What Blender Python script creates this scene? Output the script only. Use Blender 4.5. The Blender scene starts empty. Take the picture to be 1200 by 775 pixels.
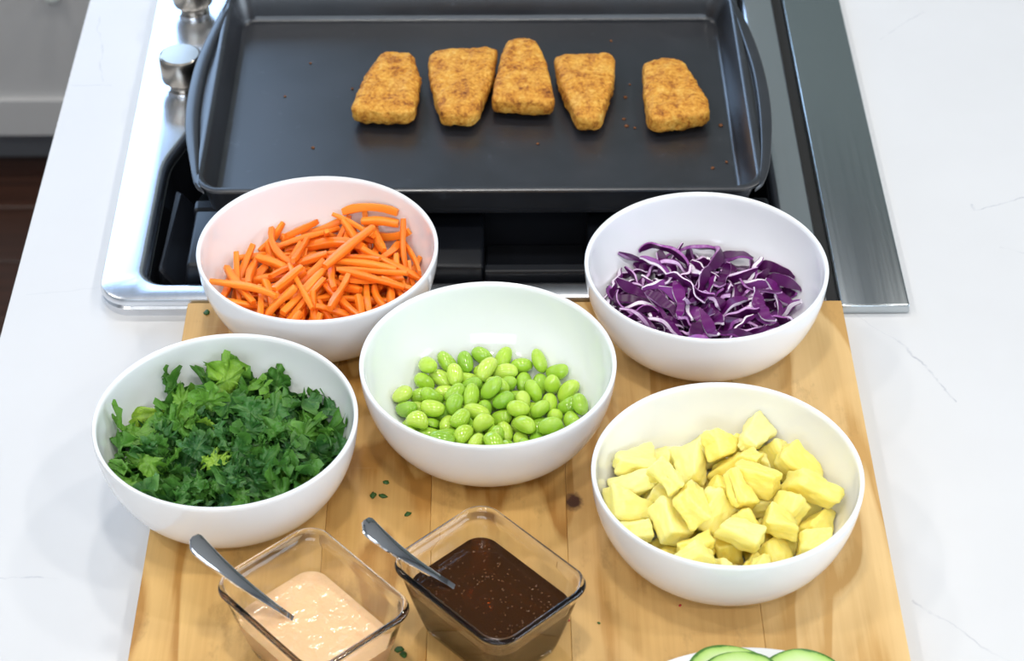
import bpy, bmesh, math, random
from mathutils import Vector, Matrix, Quaternion, noise
PI = math.pi
SC = bpy.context.scene
COL = SC.collection

# ================================================================= camera, world, lights, exposure
cam_data = bpy.data.cameras.new('camera')
cam_data.sensor_width = 36.0
cam_data.lens = 36.0 * 2628.06 / 1200
cam = bpy.data.objects.new('camera', cam_data)
COL.objects.link(cam)
CAM_POS = Vector((0, -1.12, 1.03455))
CAM_R = Vector((0.9999764, -0.00676319, -0.00120414)); CAM_U = Vector((0.00521818, 0.63382969, 0.77345504)); CAM_F = Vector((0.00446781, 0.77344307, -0.63385003))
cam.matrix_world = Matrix(((CAM_R.x, CAM_U.x, -CAM_F.x, CAM_POS.x), (CAM_R.y, CAM_U.y, -CAM_F.y, CAM_POS.y), (CAM_R.z, CAM_U.z, -CAM_F.z, CAM_POS.z), (0, 0, 0, 1)))
cam_data.dof.use_dof = True
cam_data.dof.focus_distance = 1.50
cam_data.dof.aperture_fstop = 11
cam_data.clip_start = .05
SC.camera = cam

world = bpy.data.worlds.new('sky')
SC.world = world
world.use_nodes = True
_bg = world.node_tree.nodes['Background']
_bg.inputs[0].default_value = (.55, .75, 1.0, 1)
_bg.inputs[1].default_value = 2.0

def area(name, loc, target, power, color, size, size_y=None, shape='RECTANGLE', spread=PI):
    d = bpy.data.lights.new(name, 'AREA')
    d.energy = power; d.color = color; d.shape = shape; d.size = size; d.spread = spread
    if size_y: d.size_y = size_y
    o = bpy.data.objects.new(name, d)
    o.location = loc
    o.rotation_euler = (Vector(target) - Vector(loc)).to_track_quat('-Z', 'Y').to_euler()
    COL.objects.link(o)
    return o
# daylight through the far and side windows, plus an added fill at the back
area('window_light_far', (-1.45, 2.26, 1.04), (-1.45, 0, .90), 38, (.42, .64, 1.0), 1.95, 1.35)
area('window_light_side', (3.02, -.6, .75), (0, -.6, .3), 60, (.80, .90, 1.0), 2.2, 1.3)
area('fill_light_back', (-.3, -2.82, 1.42), (-.3, 0, .6), 34, (.80, .90, 1.0), 2.4, .8)  # added fill that brightens the bowl fronts from the viewer's side
# recessed ceiling lamps
for _x in (-1.35, -.1, 1.15):
    for _y in (-1.75, -.35, 1.05):
        area('ceiling_lamp', (_x, _y, 2.088), (_x, _y, 0), 14.0, (1.0, .968, .92), .17, shape='DISK')
SC.view_settings.view_transform = 'Standard'
SC.view_settings.look = 'None'
SC.view_settings.gamma = 1
SC.view_settings.use_curve_mapping = False
SC.view_settings.exposure = -0.48


# ---------------------------------------------------------------- piece meshes (metres, origin at the middle of the piece)
def mesh_from(name, verts, faces, mats=(), fm=None, smooth=True):
    me = bpy.data.meshes.new(name)
    me.from_pydata([tuple(v) for v in verts], [], faces)
    for m in mats:
        me.materials.append(m)
    if fm:
        me.polygons.foreach_set('material_index', fm)
    me.polygons.foreach_set('use_smooth', [smooth] * len(me.polygons))
    me.update()
    return me

def sweep(path, frames, section, close_ends=True):
    """verts/faces of a tube: section(i, n) -> list of (a, b) offsets along the two frame axes"""
    V, F = [], []
    n = len(path)
    k = None
    for i, (p, (ax, bx)) in enumerate(zip(path, frames)):
        s = section(i, n)
        k = len(s)
        for a, b in s:
            V.append(p + ax * a + bx * b)
    for i in range(n - 1):
        for j in range(k):
            j2 = (j + 1) % k
            F.append((i * k + j, i * k + j2, (i + 1) * k + j2, (i + 1) * k + j))
    if close_ends:
        F.append(tuple(reversed(range(k))))
        F.append(tuple((n - 1) * k + j for j in range(k)))
    return V, F

def centre(V):
    c = sum(V, Vector()) / len(V)
    return [v - c for v in V]

def gen_carrot(seed):
    r = random.Random(100 + seed)
    L = r.uniform(.024, .054); w = r.uniform(.0038, .0064); t = w * r.uniform(.6, .95)
    bend = r.uniform(-.25, .85) * (L / .05); twist = r.uniform(-.7, .7); n = 9
    path, fr = [], []
    for i in range(n):
        u = i / (n - 1) - .5
        a = bend * u
        x = L * (math.sin(a) / bend if abs(bend) > .02 else u)
        y = L * ((1 - math.cos(a)) / bend if abs(bend) > .02 else 0)
        path.append(Vector((x, y, .0006 * math.sin(5 * u + seed))))
        T = Vector((math.cos(a), math.sin(a), 0)); N = Vector((-T.y, T.x, 0)); B = Vector((0, 0, 1))
        q = Quaternion(T, twist * u)
        fr.append((q @ N, q @ B))
    def sec(i, n):
        u = i / (n - 1)
        k = 1.0
        if i in (0, n - 1): k = .88
        k *= .86 + .14 * math.sin(PI * min(1, u * 1.15 + .1)) + .07 * math.sin(9 * u + seed)
        a, b = w / 2 * k, t / 2 * k
        c = .80
        return [(a, -b * c), (a, b * c), (a * c, b), (-a * c, b), (-a, b * c), (-a, -b * c), (-a * c, -b), (a * c, -b)]
    V, F = sweep(path, fr, sec)
    return centre(V), F, None

def gen_bean(seed):
    r = random.Random(300 + seed)
    a, b, c = r.uniform(.0078, .0099), r.uniform(.0056, .0067), r.uniform(.0049, .0058)
    kid = r.uniform(.05, .28); half = seed >= 6
    nu, nv = 20, 12
    V = [Vector((-a, kid * 0, 0))]; F = []
    for i in range(1, nv):
        th = PI * i / nv
        for j in range(nu):
            ph = 2 * PI * j / nu
            x = -math.cos(th); s = math.sin(th) ** .88
            y = s * math.cos(ph); z = s * math.sin(ph)
            y2 = y * b - kid * b * (1 - x * x) * (1 if y > 0 else .25) * abs(y) + kid * b * .5 * (x * x - .4)
            zz = z * c * (1 + .06 * x)
            if half: zz = zz if zz > 0 else zz * .08
            V.append(Vector((x * a, y2, zz)))
    V.append(Vector((a, 0, 0)))
    V[0].y = V[-1].y = kid * b * .3
    for j in range(nu):
        F.append((0, 1 + (j + 1) % nu, 1 + j))
        l = len(V) - 1; o = 1 + (nv - 2) * nu
        F.append((l, o + j, o + (j + 1) % nu))
    for i in range(nv - 2):
        for j in range(nu):
            p, q = 1 + i * nu + j, 1 + i * nu + (j + 1) % nu
            F.append((p, q, q + nu, p + nu))
    return centre(V), F, None

def rounded_block(corner_fn, n, rnd):
    """six-sided subdivided block: corner_fn maps a unit-cube point to its place"""
    V, F, key = [], [], {}
    def vid(i, j, k):
        if (i, j, k) not in key:
            p = Vector((i / n * 2 - 1, j / n * 2 - 1, k / n * 2 - 1))
            m = Vector(tuple(max(-1 + rnd, min(1 - rnd, c)) for c in p))
            d = p - m
            if d.length > 1e-9:
                p = m + d.normalized() * rnd * min(1, max(abs(d.x), abs(d.y), abs(d.z)) / rnd)
            key[(i, j, k)] = len(V); V.append(corner_fn(p))
        return key[(i, j, k)]
    for a in range(n):
        for b in range(n):
            for s in (0, n):
                q = [(a, b), (a + 1, b), (a + 1, b + 1), (a, b + 1)]
                if s == 0: q = q[::-1]
                F.append(tuple(vid(x, y, s) for x, y in q))
                F.append(tuple(vid(s, x, y) for x, y in q))
                F.append(tuple(vid(y, s, x) for x, y in q))
    return V, F

def gen_pineapple(seed):
    r = random.Random(500 + seed)
    L, W, H = r.uniform(.021, .034), r.uniform(.016, .025), r.uniform(.011, .018)
    tap = r.uniform(.25, .85); sk = r.uniform(-.45, .45); arch = r.uniform(-.15, .3); tl = r.uniform(-.35, .35); tw = r.uniform(-.35, .35)
    off = Vector((seed * 7.3, 0, 0))
    def f(p):
        k = tap + (1 - tap) * (p.x * .5 + .5)
        v = Vector((p.x * L / 2 + tl * p.y * L / 4 * (1 - p.x * .3), p.y * W / 2 * k + sk * p.x * W / 2, p.z * H / 2 * (.8 + .2 * k) * (1 + tl * p.y * .6) + arch * H * (p.y * p.y - .4) * (p.z > 0)))
        v = Quaternion((1, 0, 0), tw * p.x) @ v
        d = noise.noise(v * 110 + off) * .0017 + noise.noise(v * 320 + off) * .0010 + noise.noise(Vector((v.x * 160, v.y * 900, v.z * 900)) + off) * .0006
        return v + v.normalized() * d
    V, F = rounded_block(f, 13, .27)
    return centre(V), F, None

def gen_kale(seed):
    """a chopped scrap of curly leaf: ruffled, toothed edge, one or two straight knife cuts"""
    r = random.Random(700 + seed)
    R = r.uniform(.0105, .0185); nr, nt = 10, 88
    flat = seed % 4 == 0
    fr = r.uniform(.25, .45) if flat else r.uniform(.8, 1.35)
    k1, k2 = r.choice((5, 6, 7, 8)), r.choice((13, 15, 16, 18)); p1, p2, p3 = (r.uniform(0, 6) for _ in range(3))
    fold = r.uniform(-.6, 1.1); el = r.uniform(.6, 1.0); off = Vector((seed * 3.1, seed * 1.7, 0))
    cuts = [(r.uniform(0, 2 * PI), r.uniform(.35, .8)) for _ in range(r.choice((1, 1, 2)))]
    V = [Vector((0, 0, 0))]
    for i in range(1, nr + 1):
        s = i / nr
        for j in range(nt):
            t = 2 * PI * j / nt
            out = 1 + .13 * math.sin(2 * t + p1) + .16 * noise.noise(Vector((math.cos(t), math.sin(t), 0)) * 1.6 + off) + .12 * noise.noise(Vector((math.cos(t), math.sin(t), 3)) * 5 + off)
            cut = 1
            for ca, cd in cuts:
                dd = math.cos(t - ca)
                if dd > .05 and cd / dd < out: out = cd / dd; cut = .15
            if cut == 1: out += (.055 * math.sin(19 * t + p3) + .03 * math.sin(31 * t + p1)) * s ** 5
            x, y = R * s * out * math.cos(t), R * el * s * out * math.sin(t)
            a = fr * R * cut
            z = a * (.27 * s ** 2.2 * math.sin(k1 * t + p1) + .20 * s ** 3.2 * math.sin(k2 * t + p2) + .10 * s ** 5 * math.sin(27 * t + p3)) + fold * x * x / R * .6 - fold * .4 * y * y / R
            z += noise.noise(Vector((x, y, 0)) * 210 + off) * .0026 * (.4 + fr * .7)
            cu = 1 - .28 * min(1, fr) * cut * s ** 5 * (.5 + .5 * math.sin(k1 * t + p2)); x *= cu; y *= cu
            x += a * .17 * s ** 3 * math.cos(k2 * t + p1); y += a * .17 * s ** 3 * math.sin(k2 * t + p3)
            z += -.0013 * math.exp(-(y / .0015) ** 2)
            V.append(Vector((x, y, z)))
    F = [(0, 1 + j, 1 + (j + 1) % nt) for j in range(nt)]
    for i in range(nr - 1):
        for j in range(nt):
            a, b = 1 + i * nt + j, 1 + i * nt + (j + 1) % nt
            F.append((a, a + nt, b + nt, b))
    return centre(V), F, None

def gen_cabbage(seed):
    r = random.Random(900 + seed)
    L = r.uniform(.016, .048); w = r.uniform(.0030, .0085); t = r.uniform(.0012, .0032); n = 17
    if seed % 5 == 0: w *= .6; t *= 1.4
    c1, c2 = r.uniform(-1.9, 1.9), r.uniform(-4.2, 4.2); tw = r.uniform(-1.6, 1.6); wav = r.uniform(0, .0010)
    path, fr = [], []
    p = Vector((0, 0, 0)); a = 0
    for i in range(n):
        u = i / (n - 1) - .5
        T = Vector((math.cos(a), math.sin(a), .25 * math.sin(4 * u + seed))).normalized()
        N = Vector((-math.sin(a), math.cos(a), 0)); B = T.cross(N)
        q = Quaternion(T, tw * u + .4 * math.sin(4 * u + seed))
        path.append(p + N * wav * math.sin(17 * u)); fr.append((q @ N, q @ B))
        p = p + T * (L / (n - 1)); a += (c1 + c2 * u * 1.5 + 1.5 * math.sin(9 * u + seed)) / (n - 1)
    def sec(i, n):
        u = i / (n - 1); k = min(1, .3 + 3.0 * min(u, 1 - u)); kw = k * (1 + .25 * math.sin(7 * u + seed))
        a, b = t / 2 * (.6 + .4 * k) * (1 + .4 * math.sin(5 * u + 2 * seed)), w / 2 * kw
        return [(a, -b), (a, b), (a * .72, b * 1.03), (-a * .72, b * 1.03), (-a, b), (-a, -b), (-a * .72, -b * 1.03), (a * .72, -b * 1.03)]
    V, F = sweep(path, fr, sec)
    fm = []
    for i in range(n - 1):
        for j in range(8):
            fm.append(1 if j in (2, 6) else (2 if j in (1, 3, 5, 7) else 0))
    fm += [1, 1]
    return centre(V), F, fm

GEN = {'carrot': (gen_carrot, 20), 'edamame': (gen_bean, 8), 'pine': (gen_pineapple, 16), 'kale': (gen_kale, 18), 'cabbage': (gen_cabbage, 20)}

# ---------------------------------------------------------------- bowl profile
BOWL_R, BOWL_H = .085, .0645
def bowl_profile():
    """(r, z) from the outside of the foot up over the rim and down to the middle of the inside"""
    out = [(.0, .0022), (.030, .0022), (.0335, .0), (.037, .0), (.0405, .0012)]
    N = 18
    for i in range(1, N + 1):
        a = i / N
        out.append((.041 + (BOWL_R - .041) * math.sqrt(1 - (1 - a) ** 2) ** .95, .0012 + (BOWL_H - .0012) * a * (1 if a < 1 else .985)))
    out.append((BOWL_R - .0006, BOWL_H - .0001)); out.append((BOWL_R - .0015, BOWL_H)); out.append((BOWL_R - .0025, BOWL_H - .0006))
    for i in range(N - 1, 0, -1):
        a = i / N
        rr = .041 + (BOWL_R - .041) * math.sqrt(1 - (1 - a) ** 2) ** .95 - .0030
        out.append((rr, .0045 + (BOWL_H - .0045) * a))
    out += [(.030, .0046), (.015, .0042), (0, .0040)]
    return out

# ================================================================= material helpers
class NT:
    def __init__(s, name):
        s.m = bpy.data.materials.new(name); s.m.use_nodes = True
        s.t = s.m.node_tree; s.n = s.t.nodes; s.l = s.t.links
        s.p = s.n['Principled BSDF']; s.out = s.n['Material Output']
    def node(s, typ, **kw):
        o = s.n.new(typ)
        for k, v in kw.items():
            if isinstance(k, str) and hasattr(o, k): setattr(o, k, v)
        return o
    def put(s, sock, v):
        if isinstance(v, bpy.types.NodeSocket): s.l.new(v, sock)
        elif v is not None: sock.default_value = v
    def math(s, op, a, b=None, c=None, clamp=False):
        o = s.n.new('ShaderNodeMath'); o.operation = op; o.use_clamp = clamp
        s.put(o.inputs[0], a)
        if b is not None: s.put(o.inputs[1], b)
        if c is not None: s.put(o.inputs[2], c)
        return o.outputs[0]
    def vmath(s, op, a, b=None):
        o = s.n.new('ShaderNodeVectorMath'); o.operation = op
        s.put(o.inputs[0], a)
        if b is not None: s.put(o.inputs[1], b)
        return o.outputs[1] if op in ('LENGTH', 'DISTANCE', 'DOT_PRODUCT') else o.outputs[0]
    def noise(s, vec, scale, detail=3, rough=.5, dist=0, col=False):
        o = s.n.new('ShaderNodeTexNoise'); s.put(o.inputs['Vector'], vec)
        o.inputs['Scale'].default_value = scale; o.inputs['Detail'].default_value = detail
        o.inputs['Roughness'].default_value = rough; o.inputs['Distortion'].default_value = dist
        return o.outputs['Color' if col else 'Fac']
    def voronoi(s, vec, scale, feature='F1', out='Distance'):
        o = s.n.new('ShaderNodeTexVoronoi'); o.feature = feature; s.put(o.inputs['Vector'], vec)
        o.inputs['Scale'].default_value = scale
        return o.outputs[out]
    def ramp(s, fac, stops, interp='LINEAR'):
        o = s.n.new('ShaderNodeValToRGB'); o.color_ramp.interpolation = interp
        e = o.color_ramp.elements
        while len(e) < len(stops): e.new(.5)
        for k, (p, c) in zip(e, stops): k.position = p; k.color = (*c, 1) if len(c) == 3 else c
        s.put(o.inputs[0], fac)
        return o.outputs[0]
    def mix(s, fac, a, b, mode='MIX'):
        o = s.n.new('ShaderNodeMix'); o.data_type = 'RGBA'; o.blend_type = mode
        s.put(o.inputs[0], fac)
        for i, v in ((6, a), (7, b)):
            s.put(o.inputs[i], (*v, 1) if isinstance(v, tuple) and len(v) == 3 else v)
        return o.outputs[2]
    def coord(s, k='Object'):
        return s.n.new('ShaderNodeTexCoord').outputs[k]
    def rand(s):
        return s.n.new('ShaderNodeObjectInfo').outputs['Random']
    def tone(s):
        """how pale or deep this single piece is: the red channel of the object's own colour"""
        o = s.n.new('ShaderNodeSeparateColor'); s.l.new(s.n.new('ShaderNodeObjectInfo').outputs['Color'], o.inputs[0])
        return o.outputs[0]
    def map(s, vec, scale=(1, 1, 1), loc=(0, 0, 0), rot=(0, 0, 0)):
        o = s.n.new('ShaderNodeMapping'); s.put(o.inputs[0], vec)
        s.put(o.inputs[1], loc); o.inputs[2].default_value = rot; o.inputs[3].default_value = scale
        return o.outputs[0]
    def bump(s, h, strength=.3, dist=.001):
        o = s.n.new('ShaderNodeBump'); o.inputs['Strength'].default_value = strength; o.inputs['Distance'].default_value = dist
        s.put(o.inputs['Height'], h); s.l.new(o.outputs[0], s.p.inputs['Normal'])
        return o
    def set(s, **kw):
        names = dict(color='Base Color', rough='Roughness', metal='Metallic', spec='Specular IOR Level', coat='Coat Weight', coat_rough='Coat Roughness',
                     sss='Subsurface Weight', sss_r='Subsurface Radius', sss_s='Subsurface Scale', trans='Transmission Weight', ior='IOR', sheen='Sheen Weight', aniso='Anisotropic')
        for k, v in kw.items():
            if k in ('color',) and isinstance(v, tuple) and len(v) == 3: v = (*v, 1)
            s.put(s.p.inputs[names[k]], v)
        return s

def simple(name, color, rough=.5, **kw):
    return NT(name).set(color=color, rough=rough, **kw).m

# ---------------------------------------------------------------- materials
def m_quartz():
    t = NT('white_quartz')
    co = t.coord('Object')
    wob = t.vmath('SUBTRACT', t.noise(co, 26, 4, .6, col=True), (.5, .5, .5))
    sc = t.n.new('ShaderNodeVectorMath'); sc.operation = 'SCALE'; t.l.new(wob, sc.inputs[0]); sc.inputs['Scale'].default_value = .016
    q = t.vmath('ADD', co, sc.outputs[0])
    sep = t.n.new('ShaderNodeSeparateXYZ'); t.l.new(q, sep.inputs[0])
    flat = t.n.new('ShaderNodeCombineXYZ'); t.l.new(sep.outputs[0], flat.inputs[0]); t.l.new(sep.outputs[1], flat.inputs[1])
    q = flat.outputs[0]
    segs = [((.2578, .1576), (.285, .128), .0005, .25), ((.285, .128), (.3045, .092), .0009, .5), ((.3045, .092), (.3186, .060), .0008, .45),
            ((.3682, .2955), (.3696, .2860), .0008, .4), ((.3696, .2860), (.4403, .3205), .0006, .45), ((.3786, .2394), (.4357, .2104), .0006, .35),
            ((-.3359, -.1059), (-.2849, -.1069), .0007, .35), ((-.3533, .1878), (-.2993, .1977), .0007, .10), ((-.3531, .5797), (-.3418, .5239), .0006, .25),
            ((-.3418, .5239), (-.337, .477), .0006, .25), ((-.3634, .4707), (-.330, .4707), .0005, .25), ((.3274, .5387), (.3745, .5819), .0006, .3), ((.260, -.13), (.315, -.185), .0007, .3),
            ((.45, .02), (.60, .30), .0009, .4), ((.62, -.30), (.95, .10), .001, .4), ((.5, .5), (.9, .72), .0009, .4), ((-.30, -.28), (.1, -.52), .0009, .4)]
    total = None
    for (ax, ay), (bx, by), w, st in segs:
        d = Vector((bx - ax, by - ay, 0)); L2 = d.length_squared
        rel = t.vmath('SUBTRACT', q, (ax, ay, 0))
        h = t.math('MULTIPLY', t.vmath('DOT_PRODUCT', rel, tuple(d)), 1 / L2, clamp=True)
        s2 = t.n.new('ShaderNodeVectorMath'); s2.operation = 'SCALE'; s2.inputs[0].default_value = d; t.l.new(h, s2.inputs['Scale'])
        dist = t.vmath('DISTANCE', rel, s2.outputs[0])
        v = t.math('MULTIPLY', t.math('SUBTRACT', 1, t.math('DIVIDE', dist, w * 1.6), clamp=True), st)
        total = v if total is None else t.math('MAXIMUM', total, v)
    patchy = t.ramp(t.noise(co, 60, 3), [(.38, (0.1, 0.1, 0.1)), (.6, (1, 1, 1))])
    fac = t.math('MULTIPLY', total, patchy)
    cloud = t.ramp(t.noise(co, 5, 4, .6), [(.3, (.635, .635, .64)), (.7, (.665, .665, .67))])
    c = t.mix(t.math('MULTIPLY', fac, 1.9, clamp=True), cloud, (.40, .41, .45))
    t.set(color=c, rough=.38, spec=.25)
    return t.m

def m_wood(name, light, dark, knot=None, rot=0.0):
    """end-to-end maple plank: rings drawn out along y, fine pores, a little wear"""
    t = NT(name)
    co = t.coord('Object'); r = t.rand()
    off = t.n.new('ShaderNodeCombineXYZ'); t.put(off.inputs[0], t.math('MULTIPLY', r, 3.1)); t.put(off.inputs[1], t.math('MULTIPLY', r, 7.7)); t.put(off.inputs[2], t.math('MULTIPLY', r, 1.3))
    v = t.vmath('ADD', co, off.outputs[0])
    big = t.noise(t.map(v, (7, 1.6, 4)), 1, 3, .5, .3)
    lines = t.math('FRACT', t.math('MULTIPLY', big, 9))
    rings = t.ramp(lines, [(0, (0, 0, 0)), (.55, (.35, .35, .35)), (.9, (1, 1, 1)), (1, (0, 0, 0))])
    fine = t.noise(t.map(v, (240, 7, 40)), 1, 4, .6)
    mott = t.noise(t.map(v, (9, 5, 4)), 1, 4, .6)
    f = t.math('ADD', t.math('MULTIPLY', rings, .50), t.math('ADD', t.math('MULTIPLY', fine, .45), t.math('MULTIPLY', mott, .75)))
    c = t.ramp(f, [(.42, light), (.80, tuple((a + b) / 2 for a, b in zip(light, dark))), (1.12, dark)])
    stain = t.ramp(t.noise(t.map(v, (30, 14, 10)), 1, 5, .7), [(.57, (0, 0, 0)), (.74, (1, 1, 1))])
    c = t.mix(t.math('MULTIPLY', stain, .5), c, tuple(x * .45 for x in dark))
    scr = t.ramp(t.noise(t.map(co, (20, 420, 1), rot=(0, 0, .35)), 1, 2), [(.70, (0, 0, 0)), (.76, (1, 1, 1))])
    c = t.mix(t.math('MULTIPLY', scr, .10), c, (.8, .62, .38))
    if knot:
        kd = t.vmath('SUBTRACT', co, (*knot, 0))
        sep = t.n.new('ShaderNodeSeparateXYZ'); t.l.new(kd, sep.inputs[0])
        k2 = t.n.new('ShaderNodeCombineXYZ'); t.put(k2.inputs[0], sep.outputs[0]); t.put(k2.inputs[1], t.math('MULTIPLY', sep.outputs[1], .72))
        dd = t.math('ADD', t.vmath('LENGTH', k2.outputs[0]), t.math('MULTIPLY', t.math('SUBTRACT', t.noise(co, 300, 2), .5), .004))
        core = t.ramp(t.math('MULTIPLY', dd, 100), [(.35, (1, 1, 1)), (.72, (0, 0, 0))])
        halo = t.ramp(t.math('MULTIPLY', dd, 40), [(.2, (1, 1, 1)), (.9, (0, 0, 0))])
        c = t.mix(t.math('MULTIPLY', halo, .45), c, tuple(x * .7 for x in dark))
        c = t.mix(core, c, (.06, .022, .012))
    t.set(color=c, rough=t.math('ADD', .38, t.math('MULTIPLY', fine, .2)), spec=.35)
    t.bump(fine, .12, .0006)
    return t.m

def m_metal(name, color, rough=.2, brush=None, **kw):
    t = NT(name); t.set(color=color, metal=1.0, rough=rough, **kw)
    if brush:
        n = t.noise(t.map(t.coord(), brush), 1, 2)
        t.put(t.p.inputs['Roughness'], t.math('ADD', rough - .04, t.math('MULTIPLY', n, .08)))
        t.bump(n, .04, .0003)
    return t.m

def m_nonstick():
    t = NT('dark_nonstick_coating')
    co = t.coord()
    n = t.noise(co, 900, 2); s = t.noise(co, 14, 4, .6); s2 = t.noise(co, 60, 3, .6)
    c = t.ramp(s, [(.3, (.012, .0135, .0175)), (.75, (.019, .0215, .028))])
    c = t.mix(t.ramp(s2, [(.66, (0, 0, 0)), (.8, (.4, .4, .4))]), c, (.09, .10, .13))
    t.set(color=c, rough=t.math('ADD', .24, t.math('MULTIPLY', s, .16)), spec=1.0)
    t.bump(n, .08, .0004)
    return t.m

def m_fillet():
    t = NT('golden_breading')
    co = t.coord(); r = t.rand()
    v = t.vmath('ADD', co, t.mix(1, (0, 0, 0), (0, 0, 0)))
    o = t.n.new('ShaderNodeCombineXYZ'); t.put(o.inputs[0], t.math('MULTIPLY', r, 9))
    v = t.vmath('ADD', co, o.outputs[0])
    a = t.noise(v, 85, 5, .66); b = t.noise(v, 330, 4, .65); g = t.voronoi(v, 700)
    f = t.math('ADD', t.math('MULTIPLY', a, .62), t.math('MULTIPLY', b, .48))
    c = t.ramp(f, [(.37, (.13, .034, .006)), (.46, (.36, .125, .014)), (.54, (.58, .25, .030)), (.64, (.70, .37, .062)), (.78, (.82, .54, .16))])
    spk = t.ramp(t.noise(v, 420, 2), [(.68, (0, 0, 0)), (.74, (1, 1, 1))])
    c = t.mix(t.math('MULTIPLY', spk, .55), c, (.19, .045, .010))
    t.set(color=c, rough=.68, spec=.3, sss=.12, sss_r=(.6, .3, .1), sss_s=.003)
    t.bump(t.math('ADD', t.math('MULTIPLY', b, .8), t.math('MULTIPLY', g, -.5)), .55, .0012)
    return t.m

def m_carrot():
    t = NT('carrot_flesh')
    r = t.tone(); co = t.coord()
    n = t.noise(t.map(co, (60, 700, 700)), 1, 3)
    c = t.ramp(r, [(0, (.95, .195, .007)), (.5, (1.0, .24, .010)), (1, (1.0, .30, .022))])
    c = t.mix(t.math('MULTIPLY', n, .22), c, (.98, .42, .07))
    t.set(color=c, rough=.38, spec=.45, sss=.25, sss_r=(1, .35, .05), sss_s=.004)
    t.bump(n, .15, .0004)
    return t.m

def m_bean():
    t = NT('edamame_skin')
    r = t.tone(); co = t.coord()
    n = t.noise(co, 130, 3)
    c = t.ramp(r, [(0, (.22, .47, .014)), (.4, (.36, .60, .026)), (.75, (.47, .68, .045)), (1, (.56, .74, .10))])
    c = t.mix(t.math('MULTIPLY', n, .25), c, (.62, .76, .22))
    t.set(color=c, rough=.22, spec=.5, coat=.6, coat_rough=.05, sss=.12, sss_r=(.5, .8, .1), sss_s=.004)
    t.bump(t.noise(co, 300, 2), .06, .0005)
    return t.m

def m_pineapple():
    t = NT('pineapple_flesh')
    r = t.tone(); co = t.coord()
    n = t.noise(t.map(co, (120, 480, 480)), 1, 4, .6)
    c = t.ramp(r, [(0, (1.0, .76, .08)), (.5, (1.0, .84, .17)), (1, (1.0, .91, .36))])
    c = t.mix(t.math('MULTIPLY', n, .5), c, (.98, .90, .48))
    t.set(color=c, rough=.32, spec=.5, sss=.5, sss_r=(1, .85, .5), sss_s=.010)
    t.bump(n, .45, .0009)
    return t.m

def m_kale():
    t = NT('kale_leaf')
    r = t.tone(); co = t.coord()
    vein = t.voronoi(co, 330, 'DISTANCE_TO_EDGE')
    rad = t.vmath('LENGTH', co)
    sep = t.n.new('ShaderNodeSeparateXYZ'); t.l.new(co, sep.inputs[0])
    rib = t.math('SUBTRACT', 1, t.math('MULTIPLY', t.math('ABSOLUTE', sep.outputs[1]), 900), clamp=True)
    c = t.ramp(r, [(0, (.024, .115, .030)), (.4, (.050, .19, .034)), (.75, (.10, .30, .038)), (.93, (.20, .43, .045)), (1, (.40, .62, .06))])
    edge = t.ramp(t.math('MULTIPLY', rad, 60), [(.45, (0, 0, 0)), (1, (1, 1, 1))])
    c = t.mix(t.math('MULTIPLY', edge, .5), c, (.13, .32, .035))
    c = t.mix(t.math('MULTIPLY', t.ramp(vein, [(0, (1, 1, 1)), (.10, (0, 0, 0))]), .30), c, (.13, .26, .07))
    c = t.mix(t.math('MULTIPLY', rib, .35), c, (.22, .40, .11))
    t.set(color=c, rough=.42, spec=.45)
    t.bump(t.math('ADD', vein, t.noise(co, 260, 3)), .4, .0012)
    tr = t.n.new('ShaderNodeBsdfTranslucent'); t.l.new(c, tr.inputs[0])
    ms = t.n.new('ShaderNodeMixShader'); ms.inputs[0].default_value = .22
    t.l.new(t.p.outputs[0], ms.inputs[1]); t.l.new(tr.outputs[0], ms.inputs[2]); t.l.new(ms.outputs[0], t.out.inputs[0])
    return t.m

def m_cabbage():
    skin = NT('cabbage_skin'); r = skin.tone(); co = skin.coord()
    n = skin.noise(co, 120, 3)
    c = skin.ramp(r, [(0, (.026, .0015, .026)), (.5, (.062, .003, .062)), (.85, (.16, .012, .165)), (1, (.36, .10, .41))])
    c = skin.mix(skin.math('MULTIPLY', n, .4), c, (.17, .012, .17))
    skin.set(color=c, rough=.33, spec=.35)
    cut = NT('cabbage_cut_face'); r = cut.tone(); n = cut.noise(cut.coord(), 160, 3)
    c = cut.ramp(cut.math('ADD', cut.math('MULTIPLY', r, .6), cut.math('MULTIPLY', n, .5)), [(.28, (.30, .06, .31)), (.45, (.66, .42, .68)), (.68, (.90, .82, .90))])
    cut.set(color=c, rough=.35, spec=.5)
    edge = simple('cabbage_cut_edge', (.17, .018, .17), .35, spec=.5)
    return [skin.m, cut.m, edge]

def m_porcelain():
    t = NT('white_porcelain')
    t.set(color=(.87, .875, .88), rough=.10, spec=.5, coat=.3, coat_rough=.04)
    return t.m

def m_glass():
    t = NT('clear_glass'); t.set(color=(.985, .99, .985), rough=0.0, trans=1.0, ior=1.48)
    return t.m

def m_cream():
    t = NT('creamy_dressing'); co = t.coord()
    a = t.noise(co, 85, 3, .5, .4); b = t.noise(co, 240, 2)
    t.set(color=t.mix(t.math('MULTIPLY', t.noise(co, 500, 2), .5), (.88, .55, .29), (.92, .62, .37)), rough=.16, spec=.5, sss=.2, sss_r=(1, .6, .3), sss_s=.004)
    t.bump(t.math('ADD', a, t.math('MULTIPLY', b, .25)), .38, .003)
    return t.m

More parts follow.
